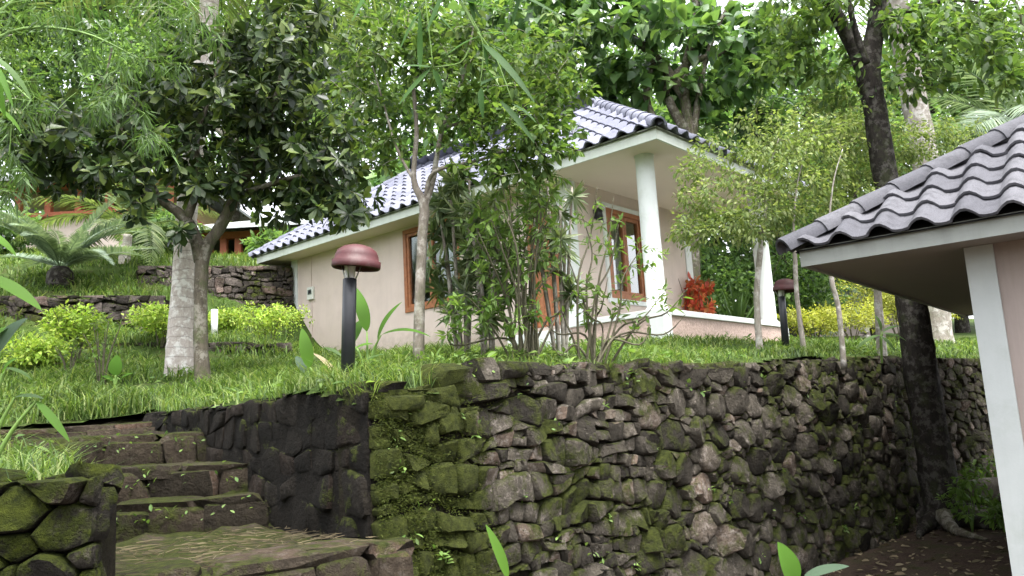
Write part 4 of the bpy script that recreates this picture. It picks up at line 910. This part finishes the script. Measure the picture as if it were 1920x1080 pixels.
palm('feather_palm', 'low green palm beside the distant tiled hut', b, path(24, (1640, 600, .12), (1645, 585, .1)), .12, at(1645, 575, 24), 11, 2.2, 85, .5, 'leaf_cycad')
# cycad
cb = gnd(112, 540, 14.8); cy = thing('cycad', 'grey-green cycad spreading stiff fronds on the terrace', 'cycad', cb)
MB(cb).lathe(cb, [(.0, -.1), (.20, -.1), (.24, .12), (.22, .30), (.14, .40), (0, .42)], 14).build('trunk', M['bark_dark'], cy, True)
fm = [frond_mesh(1.75, 50, .25, M['leaf_cycad'], dr, .35, .022, .1, 90+i, ang=1.05, stalk=.1) for i, dr in enumerate((.15, .3, .45))]
for i in range(30): put_frond(cy, fm[i % 3], i*2.399, (.05+.85*((i*7) % 30)/30), rng.normal(0, .15), (0, 0, .38), rng.uniform(.85, 1.1))

# ------------------------------------------------------------------ shrubs
def shrub(name, lab, cat, px, py, d, w, h, mat, tm, size, n, per, seed, stems=6, group=None, mode='spray', droop=.1, bark='twig', spread=.25, flat=.5, parts=0, cy=.62, width=1.0):
    b = gnd(px, py, d); g = np.random.default_rng(seed); paths = []
    for k in range(stems):
        a = 6.28*k/stems+g.normal(0, .3); rr = g.uniform(.15, .5)*w
        paths.append([(b+np.array([.03*math.cos(a), .03*math.sin(a), -.03]), .012), (b+np.array([rr*.4*math.cos(a), rr*.4*math.sin(a), h*.45]), .008), (b+np.array([rr*math.cos(a), rr*math.sin(a), h*g.uniform(.75, .95)]), .004)])
    return tree(name, lab, cat, b, paths, [('w', b+np.array([0, 0, h*cy]), (w/2, w/2, h*flat), n)], dict(size=size, tm=tm, mat=M[mat], per=per, mode=mode, droop=droop, spread=spread, tr=.003, tk=.004, bare=.4, jit=.04), M[bark], seed, group, parts, trunk_sides=5, crown_name='foliage')
LG = 'lime-green hedge shrubs'
for i, (px, py, d, w, h, lab, m_) in enumerate([
        (140, 672, 11.2, .8, .95, 'tall lime-green shrub below the cycad', 'leaf_lime'), (70, 690, 10.4, .7, .42, 'low lime-green shrub at the left edge of the lawn', 'leaf_lime'),
        (300, 640, 13.0, 1.0, .72, 'lime-green shrub just left of the palm trunk', 'leaf_lime'), (505, 640, 15.6, 1.6, 1.05, 'lime-green shrub against the cottage corner', 'leaf_lime'),
        (420, 628, 15.2, .7, .5, 'small lime-green shrub between palm trunk and cottage', 'leaf_lime'),
        (1530, 655, 15.5, 1.5, .75, 'golden-green shrub behind the farther bollard lamp', 'leaf_gold'), (1600, 650, 16.5, 1.6, .85, 'golden-green shrub below the distant hut roof', 'leaf_gold'),
        (1645, 650, 18, 1.6, 1.9, 'tall golden shrub left of the big dark trunk', 'leaf_gold'), (1690, 650, 17, 1.2, 1.3, 'golden shrub half hidden behind the big dark trunk', 'leaf_gold'),
        (1765, 650, 18, 1.0, 1.2, 'golden shrub right of the big dark trunk', 'leaf_gold')]):
    shrub('hedge_shrub', lab, 'shrub', px, py, d, w, h, m_, T_SMALLW, .062, 120, 18, 200+i, 6, LG, 'cloud', -.15, spread=.12, flat=.30)
# dense clump in the centre: narrow-leaved dracaena-like stems and a many-stemmed shrub
for i, (px, py, d, hh, lab, n) in enumerate([(868, 690, 7.3, 1.72, 'tall dark narrow-leaved shrub covering the cottage window edge', 46), (915, 688, 7.0, 1.55, 'narrow-leaved shrub left of the many-stemmed clump', 30), (1052, 684, 7.4, 1.78, 'narrow-leaved shrub in front of the cottage door', 18)]):
    b = gnd(px, py, d); g = np.random.default_rng(300+i); pts_ = []
    for k in range(7):
        a = 6.28*k/7; r = g.uniform(.08, .26); pts_.append([(b+np.array([.04*math.cos(a), .04*math.sin(a), -.05]), .022), (b+np.array([r*.6*math.cos(a), r*.6*math.sin(a), hh*.5]), .018), (b+np.array([r*math.cos(a), r*math.sin(a), hh*g.uniform(.8, 1)]), .012)])
    tree('narrow_leaved_shrub', lab, 'shrub', b, pts_, [('w', b+np.array([0, 0, hh*.62]), (.30, .28, hh*.44), n)], dict(size=.17, tm=T_LANCE, mat=M['leaf_narrow'], per=30, mode='whorl', droop=.05, tr=.006, tk=.004, bare=.3, width=.95), M['bark_grey'], 310+i, None, 60, trunk_sides=6, crown_name='foliage')
def wild_shrub(lab, px, py, d, tips, n_extra, per, seed, rb, blobs, mat='leaf_shrub', size=.075):
    b = gnd(px, py, d); g = np.random.default_rng(seed); paths = []
    for (x, y, dd) in tips:
        q = at(x, y, d+dd); s = b+np.array([g.normal(0, rb), g.normal(0, rb), -.04]); m1 = lerp(s, q, .4)+np.array([g.normal(0, .05), g.normal(0, .05), .12]); m2 = lerp(s, q, .75)+g.normal(0, .05, 3)
        paths.append([(s, .012), (m1, .0095), (m2, .007), (q, .003)])
    return tree('stemmy_shrub', lab, 'shrub', b, paths, blobs, dict(size=size, tm=T_LANCE, mat=M[mat], per=per, droop=.0, spread=.16, jit=.02, tr=.004, tk=.004, bare=.3, width=2.0), M['twig'], seed, None, 100, trunk_sides=5, crown_name='foliage')
g = np.random.default_rng(77)
wild_shrub('many-stemmed leafy shrub behind the wall in front of the cottage door', 985, 688, 6.5, [(880+i*10+g.normal(0, 8), 330+abs(i-9)*9+g.normal(0, 40), g.normal(0, .25)) for i in range(18)]+[(x, 560+g.normal(0, 30), g.normal(0, .2)) for x in (840, 870, 1060, 1080)],
           0, 8, 91, .07, [(960, 450, 110, 120, 6.5, .35, 170), (930, 580, 100, 60, 6.4, .3, 50), (1010, 360, 60, 60, 6.4, .3, 30), (850, 590, 40, 50, 6.4, .2, 18)])
wild_shrub('open twiggy shrub with sparse bright leaves in front of the porch', 1112, 686, 6.6, [(1120, 350, 0), (1090, 400, .1), (1160, 420, -.1), (1200, 470, 0), (1290, 540, -.1), (1285, 590, .1), (1235, 560, 0), (1060, 470, .1), (1045, 560, 0), (1015, 600, .1), (1140, 520, -.2), (1175, 560, .2), (1080, 560, -.1), (1220, 610, -.1), (1150, 370, 0), (1030, 640, -.1), (1190, 620, .2)],
           0, 5, 92, .05, [(1120, 430, 60, 70, 6.6, .25, 24), (1200, 500, 60, 60, 6.6, .25, 22), (1250, 560, 45, 30, 6.5, .2, 10), (1090, 560, 70, 60, 6.6, .3, 30), (1180, 590, 60, 40, 6.6, .2, 16)], 'leaf_fresh', .07)
b = gnd(1215, 655, 7.4)
for i, (px, py, d, w, hh, lab) in enumerate([(1335, 625, 19.5, 2.2, 2.4, 'dark green bush behind the red croton'), (1420, 628, 20.5, 2.4, 2.6, 'dark green bush behind the sword-leaved plant'), (1500, 628, 21.5, 2.4, 1.9, 'green bush behind the farther bollard lamp'), (-20, 560, 19.5, 2.2, 1.3, 'green bush at the left edge behind the cycad'), (300, 520, 19.5, 1.8, 1.1, 'leafy bush between the cycad and the palm trunk'), (520, 520, 20.0, 1.4, .8, 'green bush in front of the lower red-posted house')]):
    shrub('bush', lab, 'bush', px, py, d, w, hh, 'leaf_back', T_SMALLW, .15, 150, 16, 460+i, 6, 'bushes behind the terraces and porch', 'cloud', .1, spread=.28, flat=.48, cy=.52)
# croton and agave beside the porch
shrub('croton', 'red-leaved croton behind the porch plinth', 'shrub', 1305, 622, 15.2, .8, 1.35, 'leaf_red', T_OVAL, .15, 75, 9, 401, 5, None, 'whorl', 0, flat=.38)
ab = gnd(1385, 630, 15.6); ag = thing('spiky_plant', 'fan of long green sword leaves behind the porch plinth', 'plant', ab)
for k in range(42):
    a = k*2.399; el = .35+1.1*(k/42); L_ = rng.uniform(.9, 1.15); v = np.array([math.cos(a)*math.cos(el), math.sin(a)*math.cos(el), math.sin(el)])
    big_leaf(ag, ab+v*.05+np.array([0, 0, .15]), ab+v*L_+np.array([0, 0, .15]), .055, M['leaf_bamboo'], .03, 'leaf', up=(0.01, 0.02, 1), n=5)
# heliconia-like plants beside the near lamp
def clump(name, lab, cat, px, py, d, leaves, mat='leaf_paddle', stem='stem_green', low=False):
    p = at(px, py, d); b = np.array([p[0], p[1], float((zlow if low else zup)(p[0], p[1]))]); r = thing(name, lab, cat, b)
    for lf in leaves:
        x0, y0, x1, y1, w, *rest = lf; dz = rest[0] if rest else 0; mt_ = rest[1] if len(rest) > 1 else mat; sg = rest[2] if len(rest) > 2 else .08
        p0 = at(x0, y0, d+dz*.5); p1 = at(x1, y1, d+dz)
        sp = smoothpath([(b+np.array([0, 0, -.02]), .012), (lerp(b, p0, .55)+np.array([0, 0, .05]), .009), (p0, .005)], 5)
        MB(b).tube([s[:3] for s in sp], [s[3] for s in sp], 6, False).build('stalk', M[stem], r, True)
        big_leaf(r, p0, p1, w, M[mat] if mt_ is mat else M[mt_], sg, n=12)
    return r
clump('broad_leaved_plant', 'broad-leaved plant with upright paddle leaves right of the near lamp', 'plant', 690, 700, 6.1,
      [(688, 622, 666, 538, .10, .1), (708, 640, 754, 566, .085, -.1), (715, 628, 808, 632, .06, 0, 'leaf_paddle', .12), (660, 645, 681, 598, .10, .2), (665, 655, 700, 645, .05, 0), (672, 690, 722, 664, .05, -.2, 'leaf_bamboo'), (640, 668, 605, 652, .035, .2, 'leaf_bamboo')])
clump('broad_leaved_plant', 'broad-leaved plant with one upright leaf left of the near lamp', 'plant', 590, 712, 6.0, [(580, 690, 566, 615, .095, 0), (632, 706, 586, 662, .05, 0, 'straw'), (572, 700, 555, 668, .07, .2, 'leaf_silver')])
clump('broad_leaved_plant', 'young broad-leaved plant on the wall top left of the dark trunk', 'plant', 1652, 668, 10.0, [(1650, 628, 1605, 655, .07, 0), (1655, 625, 1700, 640, .07, -.1), (1652, 620, 1640, 590, .06, 0), (1655, 622, 1690, 612, .06, .1), (1650, 630, 1678, 660, .06, -.2)], 'leaf_bamboo')
clump('broad_leaved_plant', 'sapling with one upright leaf on the lawn left of the palm', 'plant', 215, 730, 9.0, [(218, 705, 220, 665, .16, 0, 'leaf_paddle', .05), (225, 712, 250, 700, .07, 0), (212, 715, 190, 705, .07, 0)])
clump('foreground_plant', 'single bright blade leaf rising in front of the wall at the bottom', 'plant', 960, 1100, 2.7, [(952, 1085, 911, 984, .034, 0, 'leaf_paddle', .05)], low=True)
clump('foreground_plant', 'bright and silvery leaves poking up at the bottom right', 'plant', 1500, 1120, 2.9, [(1490, 1100, 1458, 1016, .085, 0, 'leaf_paddle', .05), (1505, 1085, 1592, 1062, .05, -.15, 'leaf_silver', .04)], low=True)
clump('strap_leaved_plant', 'large strap leaves reaching in at the left edge of the picture', 'plant', -60, 900, 3.3, [(-30, 515, 78, 582, .07, 0, 'leaf_paddle', .05), (0, 660, 52, 596, .10, .1, 'leaf_silver'), (5, 700, 32, 672, .06, 0), (28, 745, 82, 748, .03, 0, 'leaf_bamboo'), (68, 752, 130, 828, .035, 0, 'leaf_paddle', .03), (-20, 640, 22, 612, .05, .1), (-40, 430, 30, 480, .05, .1), (10, 690, 60, 712, .03, .1, 'leaf_bamboo')])
clump('strap_leaved_plant', 'narrow hanging leaves at the upper left edge of the picture', 'plant', -140, 800, 3.0, [(-15, 90, 10, 222, .03, 0), (-10, 200, 40, 250, .03, .1), (-20, 100, 60, 190, .03, .1, 'leaf_bamboo'), (-10, 120, 24, 200, .02, -.1)])
# saplings and twiggy stems on the left lawn
for i, (px, py, d, hh, w, lab) in enumerate([(190, 720, 9.2, .75, .5, 'bare twiggy sapling on the left lawn'), (130, 712, 9.8, .5, .6, 'small leafy bush under the lime shrubs')]):
    shrub('sapling', lab, 'shrub', px, py, d, w, hh, 'leaf_shrub', T_SMALL, .06, 26, 4, 420+i, 7)
for i, (px, py, d, w, hh, lab) in enumerate([(1822, 985, 9.9, .6, .75, 'fresh green weed bush at the right of the big trunk base'), (1870, 900, 11.6, .9, .5, 'low green weeds at the foot of the far wall'), (1895, 1010, 9.3, .5, .5, 'green weeds beside the cabin post')]):
    p = at(px, py, d); b = np.array([p[0], p[1], float(zlow(p[0], p[1]))]); g = np.random.default_rng(440+i)
    tree('weed_bush', lab, 'shrub', b, [[(b, .008), (b+np.array([g.normal(0, .1), g.normal(0, .1), hh*.8]), .003)] for _ in range(5)], [('w', b+np.array([0, 0, hh*.6]), (w/2, w/2, hh*.45), 45)], dict(size=.085, tm=T_OVAL, mat=M['leaf_fresh'], per=7, spread=.12, tr=.002, tk=.003, bare=.3, droop=.1), M['stem_green'], 450+i, None, 0, trunk_sides=5, crown_name='foliage')
# fallen log
p0 = at(1800, 905, 11.4); p1 = at(1915, 915, 11.2); p0[2] = float(zlow(p0[0], p0[1]))+.15; p1[2] = float(zlow(p1[0], p1[1]))+.16
lg = MB().tube([p0, lerp(p0, p1, .35)+np.array([0, 0, .02]), lerp(p0, p1, .7), p1], [.15, .165, .16, .15], 14, True, .04, 3).build('fallen_log', M['bark_grey'], None, True); tag(lg, 'mossy fallen log lying right of the big trunk', 'log')

# ------------------------------------------------------------------ bamboo
bb_ = np.array([-5.6, 4.2, float(zup(-5.6, 4.2))])
tree('bamboo', 'fine-leaved bamboo arching over the top left corner', 'bamboo', bb_,
     [[(bb_, .03), (np.array([-4.6, 4.6, 3.6]), .025)]+path(5, (-60, 60, .018), (120, -60, .012), (300, -40, .007), (380, 30, .004)), path(5, (-100, 150, .02), (20, 60, .012), (150, 60, .008), (260, 110, .005)), path(4.8, (-100, 180, .015), (0, 150, .01), (60, 190, .006))],
     [(110, 60, 180, 90, 5, .5, 52), (250, 130, 90, 90, 5, .4, 28), (50, 190, 70, 60, 4.8, .3, 22), (350, 50, 80, 60, 5.1, .4, 22), (20, 330, 40, 60, 4.8, .3, 16), (290, 250, 50, 60, 5, .3, 14), (180, 190, 80, 50, 5, .4, 20)],
     dict(size=.105, tm=T_THIN, mat=M['leaf_bamboo'], per=12, droop=.7, spread=.25, jit=.05, tr=.002, tk=.003, bare=.5, width=1.15, sides=3), M['stem_green'], 95)
sb = np.array([-3.4, 1.2, float(zup(-3.4, 1.2))*0+.1]); r = thing('bamboo', 'bamboo spray with long leaves hanging close at the top centre', 'bamboo', sb)
D0 = 2.2
sp = smoothpath([(sb, .02), (np.array([-2.9, 1.5, 2.2]), .017), (np.array([-1.6, 1.9, 3.3]), .012), (at(700, -120, D0), .008), (at(830, -40, D0), .005), (at(895, 60, D0), .003)], 6)
MB(sb).tube([s[:3] for s in sp], [s[3] for s in sp], 8).build('culm', M['stem_green'], r, True)
for tw in (((790, -80), (800, 20), (812, 125)), ((870, 10), (905, 80), (900, 160)), ((880, 90), (862, 118), (812, 126)), ((895, 60), (930, 110), (960, 190))):
    sp = smoothpath([(at(*tw[0], D0), .003), (at(*tw[1], D0), .0022), (at(*tw[2], D0), .0012)], 4); MB(sb).tube([s[:3] for s in sp], [s[3] for s in sp], 5).build('twig', M['stem_green'], r, True)
for k, (x0, y0, x1, y1, w) in enumerate([(810, 126, 748, 124, .012), (808, 128, 749, 196, .016), (812, 130, 830, 178, .018), (788, 130, 787, 16, .014), (790, 20, 750, 95, .016), (800, 8, 852, 62, .016), (900, 64, 966, 64, .018), (898, 68, 834, 106, .017), (904, 78, 914, 126, .014), (905, 82, 1002, 192, .019), (902, 74, 992, 122, .014), (900, 160, 950, 144, .018), (902, 165, 906, 222, .014), (905, 120, 940, 170, .012),
        (938, 190, 1002, 268, .013), (770, -20, 735, 60, .016), (840, -40, 905, 40, .016), (860, 0, 960, 30, .015), (955, -20, 1050, 30, .014), (830, -10, 800, 60, .014), (700, -40, 660, 40, .016), (640, -30, 700, 20, .014), (960, 195, 1005, 230, .010), (880, -30, 890, 40, .014), (980, -20, 960, 50, .014)]):
    big_leaf(r, at(x0, y0, D0), at(x1, y1, D0+rng.normal(0, .05)), w*1.15, M['leaf_spray'], rng.uniform(-.02, .05), n=8, shape=.7, up=(rng.normal(0, .3), -.6, 1))

# ------------------------------------------------------------------ background buildings
def pavilion(lab, pxa, pxb, d, yfl, yeave, yroof, nposts, wallmat, low):
    a = at(pxa, yfl, d); b = at(pxb, yfl, d); zf = a[2]; ze = at((pxa+pxb)/2, yeave, d)[2]; zr = at((pxa+pxb)/2, yroof, d)[2]; w = b[0]-a[0]; zg = float(zup((a[0]+b[0])/2, d+1))-.5
    r = thing('verandah_house', lab, 'house', (a[0], d, zg)); o = np.array([a[0], d, zg]); f = zf-zg
    MB().box2((0, .3, 0), (w, 6, f-.12)).build('base_wall', M[low], r); MB().box2((-.1, 0, f-.12), (w+.1, 6.1, f)).build('floor', M['red_post'], r)
    MB().box2((.2, 2.2, f), (w-.2, 5.8, ze-zg)).build('wall', M[wallmat], r)
    for i in range(nposts):
        x = .12+(w-.24)*i/(nposts-1); MB().box2((x-.09, .1, f), (x+.09, .28, ze-zg)).build('post', M['red_post'], r)
    MB().box2((.1, .12, f+.9), (w-.1, .2, f+.98)).build('rail', M['red_post'], r)
    MB().box2((-.1, .08, ze-zg-.18), (w+.1, .3, ze-zg)).build('beam', M['red_post'], r)
    mb = MB(); h = zr-zg; e = ze-zg; q = .7
    V = [(-q, -q, e), (w+q, -q, e), (w+q, 6.5, e), (-q, 6.5, e), (w*.25, 3, h), (w*.75, 3, h)]
    mb.add(V+[(x, y, z-.1) for x, y, z in V], [(0, 1, 5, 4), (1, 2, 5), (2, 3, 4, 5), (3, 0, 4), (6, 10, 11, 7), (7, 11, 8), (8, 11, 10, 9), (9, 10, 6), (0, 6, 7, 1), (1, 7, 8, 2), (2, 8, 9, 3), (3, 9, 6, 0)]); mb.build('roof', M['sheet'], r)
    return r
pavilion('red-posted verandah house high behind the cycad', 20, 320, 23, 402, 338, 262, 6, 'ochre', 'wall')
pavilion('lower red-posted house behind the tallest terrace wall', 380, 590, 22, 505, 430, 360, 8, 'ochre', 'red_post')
hp = at(1500, 640, 27); hut = thing('tiled_hut', 'small distant hut with blue-grey tiled hip roof', 'hut', (hp[0], hp[1], float(zup(hp[0], hp[1]))-.6), .35)
hz = at(1520, 577, 27)[2]-hut.location[2]; MB().box2((.5, .5, 0), (5.0, 5.0, hz)).build('wall', M['wall2'], hut)
hip_roof(hut, 5.5, 5.5, hz, 2.0, 2.70, M['tile_a'], PROTO_A, RP_A, (0, 0, 0, 0), 15)
p = gnd(402, 632, 14.6); tag(MB().tube([p-np.array([0, 0, .1]), p+np.array([0, 0, .5])], .06, 10).build('marker_post', M['white_plastic'], None, True), 'short white marker post on the terrace right of the palm trunk', 'post')

# ------------------------------------------------------------------ woodland behind
protos = []
for i, (sz, mt_, tm_, hh, seed) in enumerate([(.34, 'leaf_back', T_SMALLW, 15, 501), (.30, 'leaf_mid', T_SMALL, 13, 502), (.42, 'leaf_heart', T_SMALLW, 16, 503)]):
    o0 = np.zeros(3); g = np.random.default_rng(seed); pts_ = [[(o0-np.array([0, 0, .6]), .3), (np.array([.2, .1, 4.]), .24), (np.array([-.1, .2, 8.]), .17), (np.array([.2, 0, hh*.92]), .05)]]
    for k in range(7):
        a = k*2.4; z = 3.5+k*1.2; r_ = 3.2-.15*k; pts_.append([(np.array([0, 0, z]), .12), (np.array([r_*.5*math.cos(a), r_*.5*math.sin(a), z+1.2]), .07), (np.array([r_*math.cos(a), r_*math.sin(a), z+2.0]), .03)])
    bl = [('w', np.array([2.4*math.cos(a), 2.4*math.sin(a), z]), (2.2, 2.2, 1.5), 34) for a, z in ((0, 5), (2.1, 6), (4.2, 5.5), (1, 8.5), (3.1, 9), (5.2, 8), (.5, 11), (2.6, 11.5), (4.6, 11))]+[('w', np.array([0, 0, hh-2.2]), (2.4, 2.4, 1.8), 40), ('w', np.array([0, 0, 3.2]), (3, 3, 1.2), 30)]
    protos.append(tree('woodland_tree', 'leafy tree in the woodland behind the houses', 'tree', o0, pts_, bl, dict(size=sz, tm=tm_, mat=M[mt_], per=13, mode='cloud', spread=.75, droop=.3, tr=.012, tk=.010, bare=.2, sides=3), M['bark_dark'] if i != 1 else M['bark_grey'], seed, 'woodland trees behind the houses', trunk_sides=7))
spots = [(-150, 27, 1.0), (40, 31, 1.1), (170, 30, 1.0), (300, 34, 1.15), (430, 28, .95), (680, 27, .9), (930, 27, .95), (1060, 31, 1.05), (1250, 38, 1.0), (1400, 24, .62), (1460, 33, 1.0), (1560, 30, .85), (1640, 26, .62), (1700, 34, 1.05), (1800, 29, .85), (1880, 33, 1.0), (2020, 28, 1.0), (1330, 22, .5), (1480, 21, .42), (620, 24, .7), (1010, 23, .62), (240, 24, .5), (-60, 21, .55)]
for i, (px, d, s) in enumerate(spots):
    q = at(px, 600, d); loc = (q[0], q[1], float(zup(q[0], q[1])))
    if i < 3: protos[i].location = loc; protos[i].scale = (s,)*3
    else: copy_tree(protos[i % 3], loc, i*1.7, s)

for i, (x, y, s) in enumerate([(-14, -8, .9), (-4, -17, 1.0), (9, -15, 1.0), (19, -6, 1.0), (19, 4, .9)]):   # unseen woodland behind the photographer, added to block low sky
    tag(copy_tree(protos[i % 3], (x, y, float(zlow(x, y))), i*1.1, s), 'unseen leafy tree added behind the photographer to block low sky', group='unseen woodland trees added behind the photographer')
# ------------------------------------------------------------------ grass, weeds, moss, litter
def blades(name, lab, cat, P, h, w, mat, lean=.5, seed=0, parent=None, org=(0, 0, 0), dirs=None):
    g = np.random.default_rng(seed); n = len(P); a = g.uniform(0, 6.283, n); d = np.stack([np.cos(a), np.sin(a), 0*a], -1); up = np.array([0, 0, 1.])+d*g.uniform(.05, lean, (n, 1)) if dirs is None else dirs
    up = nrm(up); sd = nrm(np.cross(up, d+np.array([.01, .02, .03]))); h = np.asarray(h)[:, None]; w = np.asarray(w)[:, None]
    mid = P+up*h*.55; tip = P+up*h+(d*.45-np.array([0, 0, .18]))*h*(lean+.2)
    V = np.stack([P-sd*w*.5, P+sd*w*.5, mid-sd*w*.42, mid+sd*w*.42, tip], 1).reshape(-1, 3)-np.asarray(org)
    T = (np.array([(0, 1, 3), (0, 3, 2), (2, 3, 4)])[None]+(np.arange(n)*5)[:, None, None]).reshape(-1, 3)
    o = link(name, arr_mesh(name, V, T), mat, parent); tag(o, lab, cat, kind='stuff'); return o
g = np.random.default_rng(9); n = 260000
px = g.uniform(-250, 2150, n); d = 3.0*(23/3.0)**g.random(n); gxx = (px-960)/FPX*d*1.0; gyy = d
ok = ~inpoly(gxx, gyy)
hx = (gxx-HN[0])*math.cos(HH)+(gyy-HN[1])*math.sin(HH); hy = -(gxx-HN[0])*math.sin(HH)+(gyy-HN[1])*math.cos(HH)
ok &= ~((hx > HO-.2) & (hx < HW-HO+.2) & (hy > HO-.2) & (hy < HL-HO))
clumpn = np.sin(gxx*2.1+1.3*np.sin(gyy*1.7))*np.sin(gyy*2.6+gxx*.7); ok &= g.random(n) < np.clip(.62+.6*clumpn, .06, 1)
ok &= ~((gxx < -1.6) & (gyy < 6.9)) | (g.random(n) < .15)
gxx, gyy, cl_ = gxx[ok], gyy[ok], clumpn[ok]; zz = zup(gxx, gyy)-.015; dd = np.hypot(gxx, gyy); m = len(gxx)
hh = g.uniform(.05, .17, m)*(1+.45*cl_)*np.where(gxx < -.5, 1.5, 1.0); ww = g.uniform(.005, .012, m)*np.clip(dd/6, .8, 2.6)
blades('grass', 'fresh green lawn grass above the walls', 'grass', np.stack([gxx, gyy, zz], -1), hh, ww, M['grass'], .8, 1)
# taller weeds at the left bank and along lawn edges
n = 1900; bx = g.uniform(-4.2, -1.8, n); by = g.uniform(3.15, 7.0, n); ok = ~inpoly(bx, by); bx, by = bx[ok], by[ok]; m = len(bx)
blades('weeds', 'long weedy grass on the bank left of the steps', 'weeds', np.stack([bx, by, zup(bx, by)], -1), g.uniform(.10, .30, m), g.uniform(.006, .014, m), M['grass'], 1.0, 2)
n = 5200; px_ = g.uniform(-100, 1950, n); d_ = 4.5*(16/4.5)**g.random(n); wx_ = (px_-960)/FPX*d_; wy_ = d_; ci = g.integers(0, 420, n); wx_ = wx_[ci]+g.normal(0, .07, n); wy_ = wy_[ci]+g.normal(0, .07, n)
hx = (wx_-HN[0])*math.cos(HH)+(wy_-HN[1])*math.sin(HH); hy = -(wx_-HN[0])*math.sin(HH)+(wy_-HN[1])*math.cos(HH)
ok = ~inpoly(wx_, wy_) & ~((hx > HO-.2) & (hx < HW-HO+.2) & (hy > HO-.2) & (hy < HL-HO)); wx_, wy_ = wx_[ok], wy_[ok]; m = len(wx_)
tag(leaf_obj('lawn_weeds', M['leaf_shrub'], None, (0, 0, 0), T_OVAL, np.c_[wx_, wy_, zup(wx_, wy_)+g.uniform(.02, .13, m)], g.normal(0, 1, (m, 3))*np.array([1, 1, .4])+np.array([0, 0, .25]), np.c_[g.normal(0, .4, (m, 2)), np.ones(m)], g.uniform(.035, .10, m)), 'scattered broad-leaved weeds growing in the lawn', 'weeds')
# dry grass clippings on the landing
n = 420; uu = g.random((n, 2)); Pl = lerp(np.array([-1.85, 3.7]), np.array([-.70, 4.45]), 0)+0
a_, b_ = np.array([-1.85, 3.72]), np.array([-.72, 4.45]); t_ = nrm(b_-a_); k_ = np.array([-t_[1], t_[0]]); q2 = a_+t_*(uu[:, :1]*1.3)+k_*(uu[:, 1:]*1.3); Pz = np.c_[q2, np.full(n, .975)+g.random(n)*.02]
az = g.normal(.3, 1.1, n); dirs = np.stack([np.cos(az), np.sin(az), g.normal(.02, .05, n)], -1)
blades('grass_clippings', 'dry grass clippings strewn on the wide lower step', 'clippings', Pz, g.uniform(.05, .2, n), g.uniform(.002, .005, n), M['straw'], .1, 3, dirs=dirs)
# moss on the wall corner
n = 12000; u_ = np.abs(g.normal(0, .40, n)); z_ = g.uniform(.5, 1.78, n); ok = (u_ < 1.0) & (g.random(n) < .35+.65*(np.sin(u_*14+z_*5)*np.sin(z_*11+u_*3) > -.3)); u_, z_ = u_[ok], z_[ok]; m = len(u_)
q = W0+tdir*u_[:, None]+nd*((.06*(1.77-z_)+g.uniform(.005, .05, m))[:, None])
blades('moss', None, None, np.c_[q, z_], g.uniform(.010, .028, m), g.uniform(.004, .008, m), M['moss_f'], .5, 4, wall, np.array(wall.location), dirs=np.c_[np.repeat(nd[None], m, 0)+g.normal(0, .4, (m, 2)), g.normal(.15, .5, m)])
# little ferns on wall and steps
n = 420; u_ = g.uniform(.1, LW, n); z_ = np.array([g.uniform(bot(k)+.2, top_main(k)) for k in u_]); c_ = g.integers(0, 60, n); u_ = u_[c_]+g.normal(0, .03, n); z_ = z_[c_]+g.normal(0, .025, n)
q = np.c_[W0+tdir*u_[:, None]+nd*((.06*(1.95-z_)+.03)[:, None]), z_]
dv = np.c_[np.repeat(nd[None], n, 0)*.6+g.normal(0, .5, (n, 2)), g.normal(.1, .5, n)]
tag(leaf_obj('wall_ferns', M['leaf_shrub'], None, (0, 0, 0), T_OVAL, q, dv, np.c_[np.zeros((n, 2)), np.ones(n)]+g.normal(0, .4, (n, 3)), g.uniform(.025, .06, n)), 'tiny ferns and seedlings sprouting between the wall stones', 'ferns')
n = 110; si = g.integers(3, 6, n); fr = g.random(n); cl = g.integers(0, 14, n); fr = (cl/14+g.normal(0, .02, n)); A_ = np.array([STEP[k][0] for k in si]); B_ = np.array([STEP[k][1] for k in si]); zt_ = np.array([STEP[k][2] for k in si])
q = np.c_[A_+(B_-A_)*fr[:, None]+np.array([.0, -.03]), zt_-g.uniform(.0, .14, n)]
tag(leaf_obj('step_ferns', M['leaf_shrub'], None, (0, 0, 0), T_OVAL, q, np.c_[g.normal(0, .6, n), -np.ones(n)*.5, g.normal(0, .4, n)], np.c_[np.zeros((n, 2)), np.ones(n)]+g.normal(0, .4, (n, 3)), g.uniform(.03, .06, n)), 'small ferns sprouting from the risers of the stone steps', 'ferns')
# leaf litter on the lower ground at the right
n = 3500; lx = g.uniform(1.5, 9, n); ly = g.uniform(3, 12.5, n); ok = inpoly(lx, ly); lx, ly = lx[ok], ly[ok]; m = len(lx)
tag(leaf_obj('leaf_litter', M['straw'], None, (0, 0, 0), T_OVAL, np.c_[lx, ly, zlow(lx, ly)+.012], np.c_[g.normal(0, 1, (m, 2)), g.normal(0, .15, m)], np.c_[g.normal(0, .3, (m, 2)), np.ones(m)], g.uniform(.04, .12, m)), 'brown fallen leaves on the soil beside the cabin', 'leaf litter')
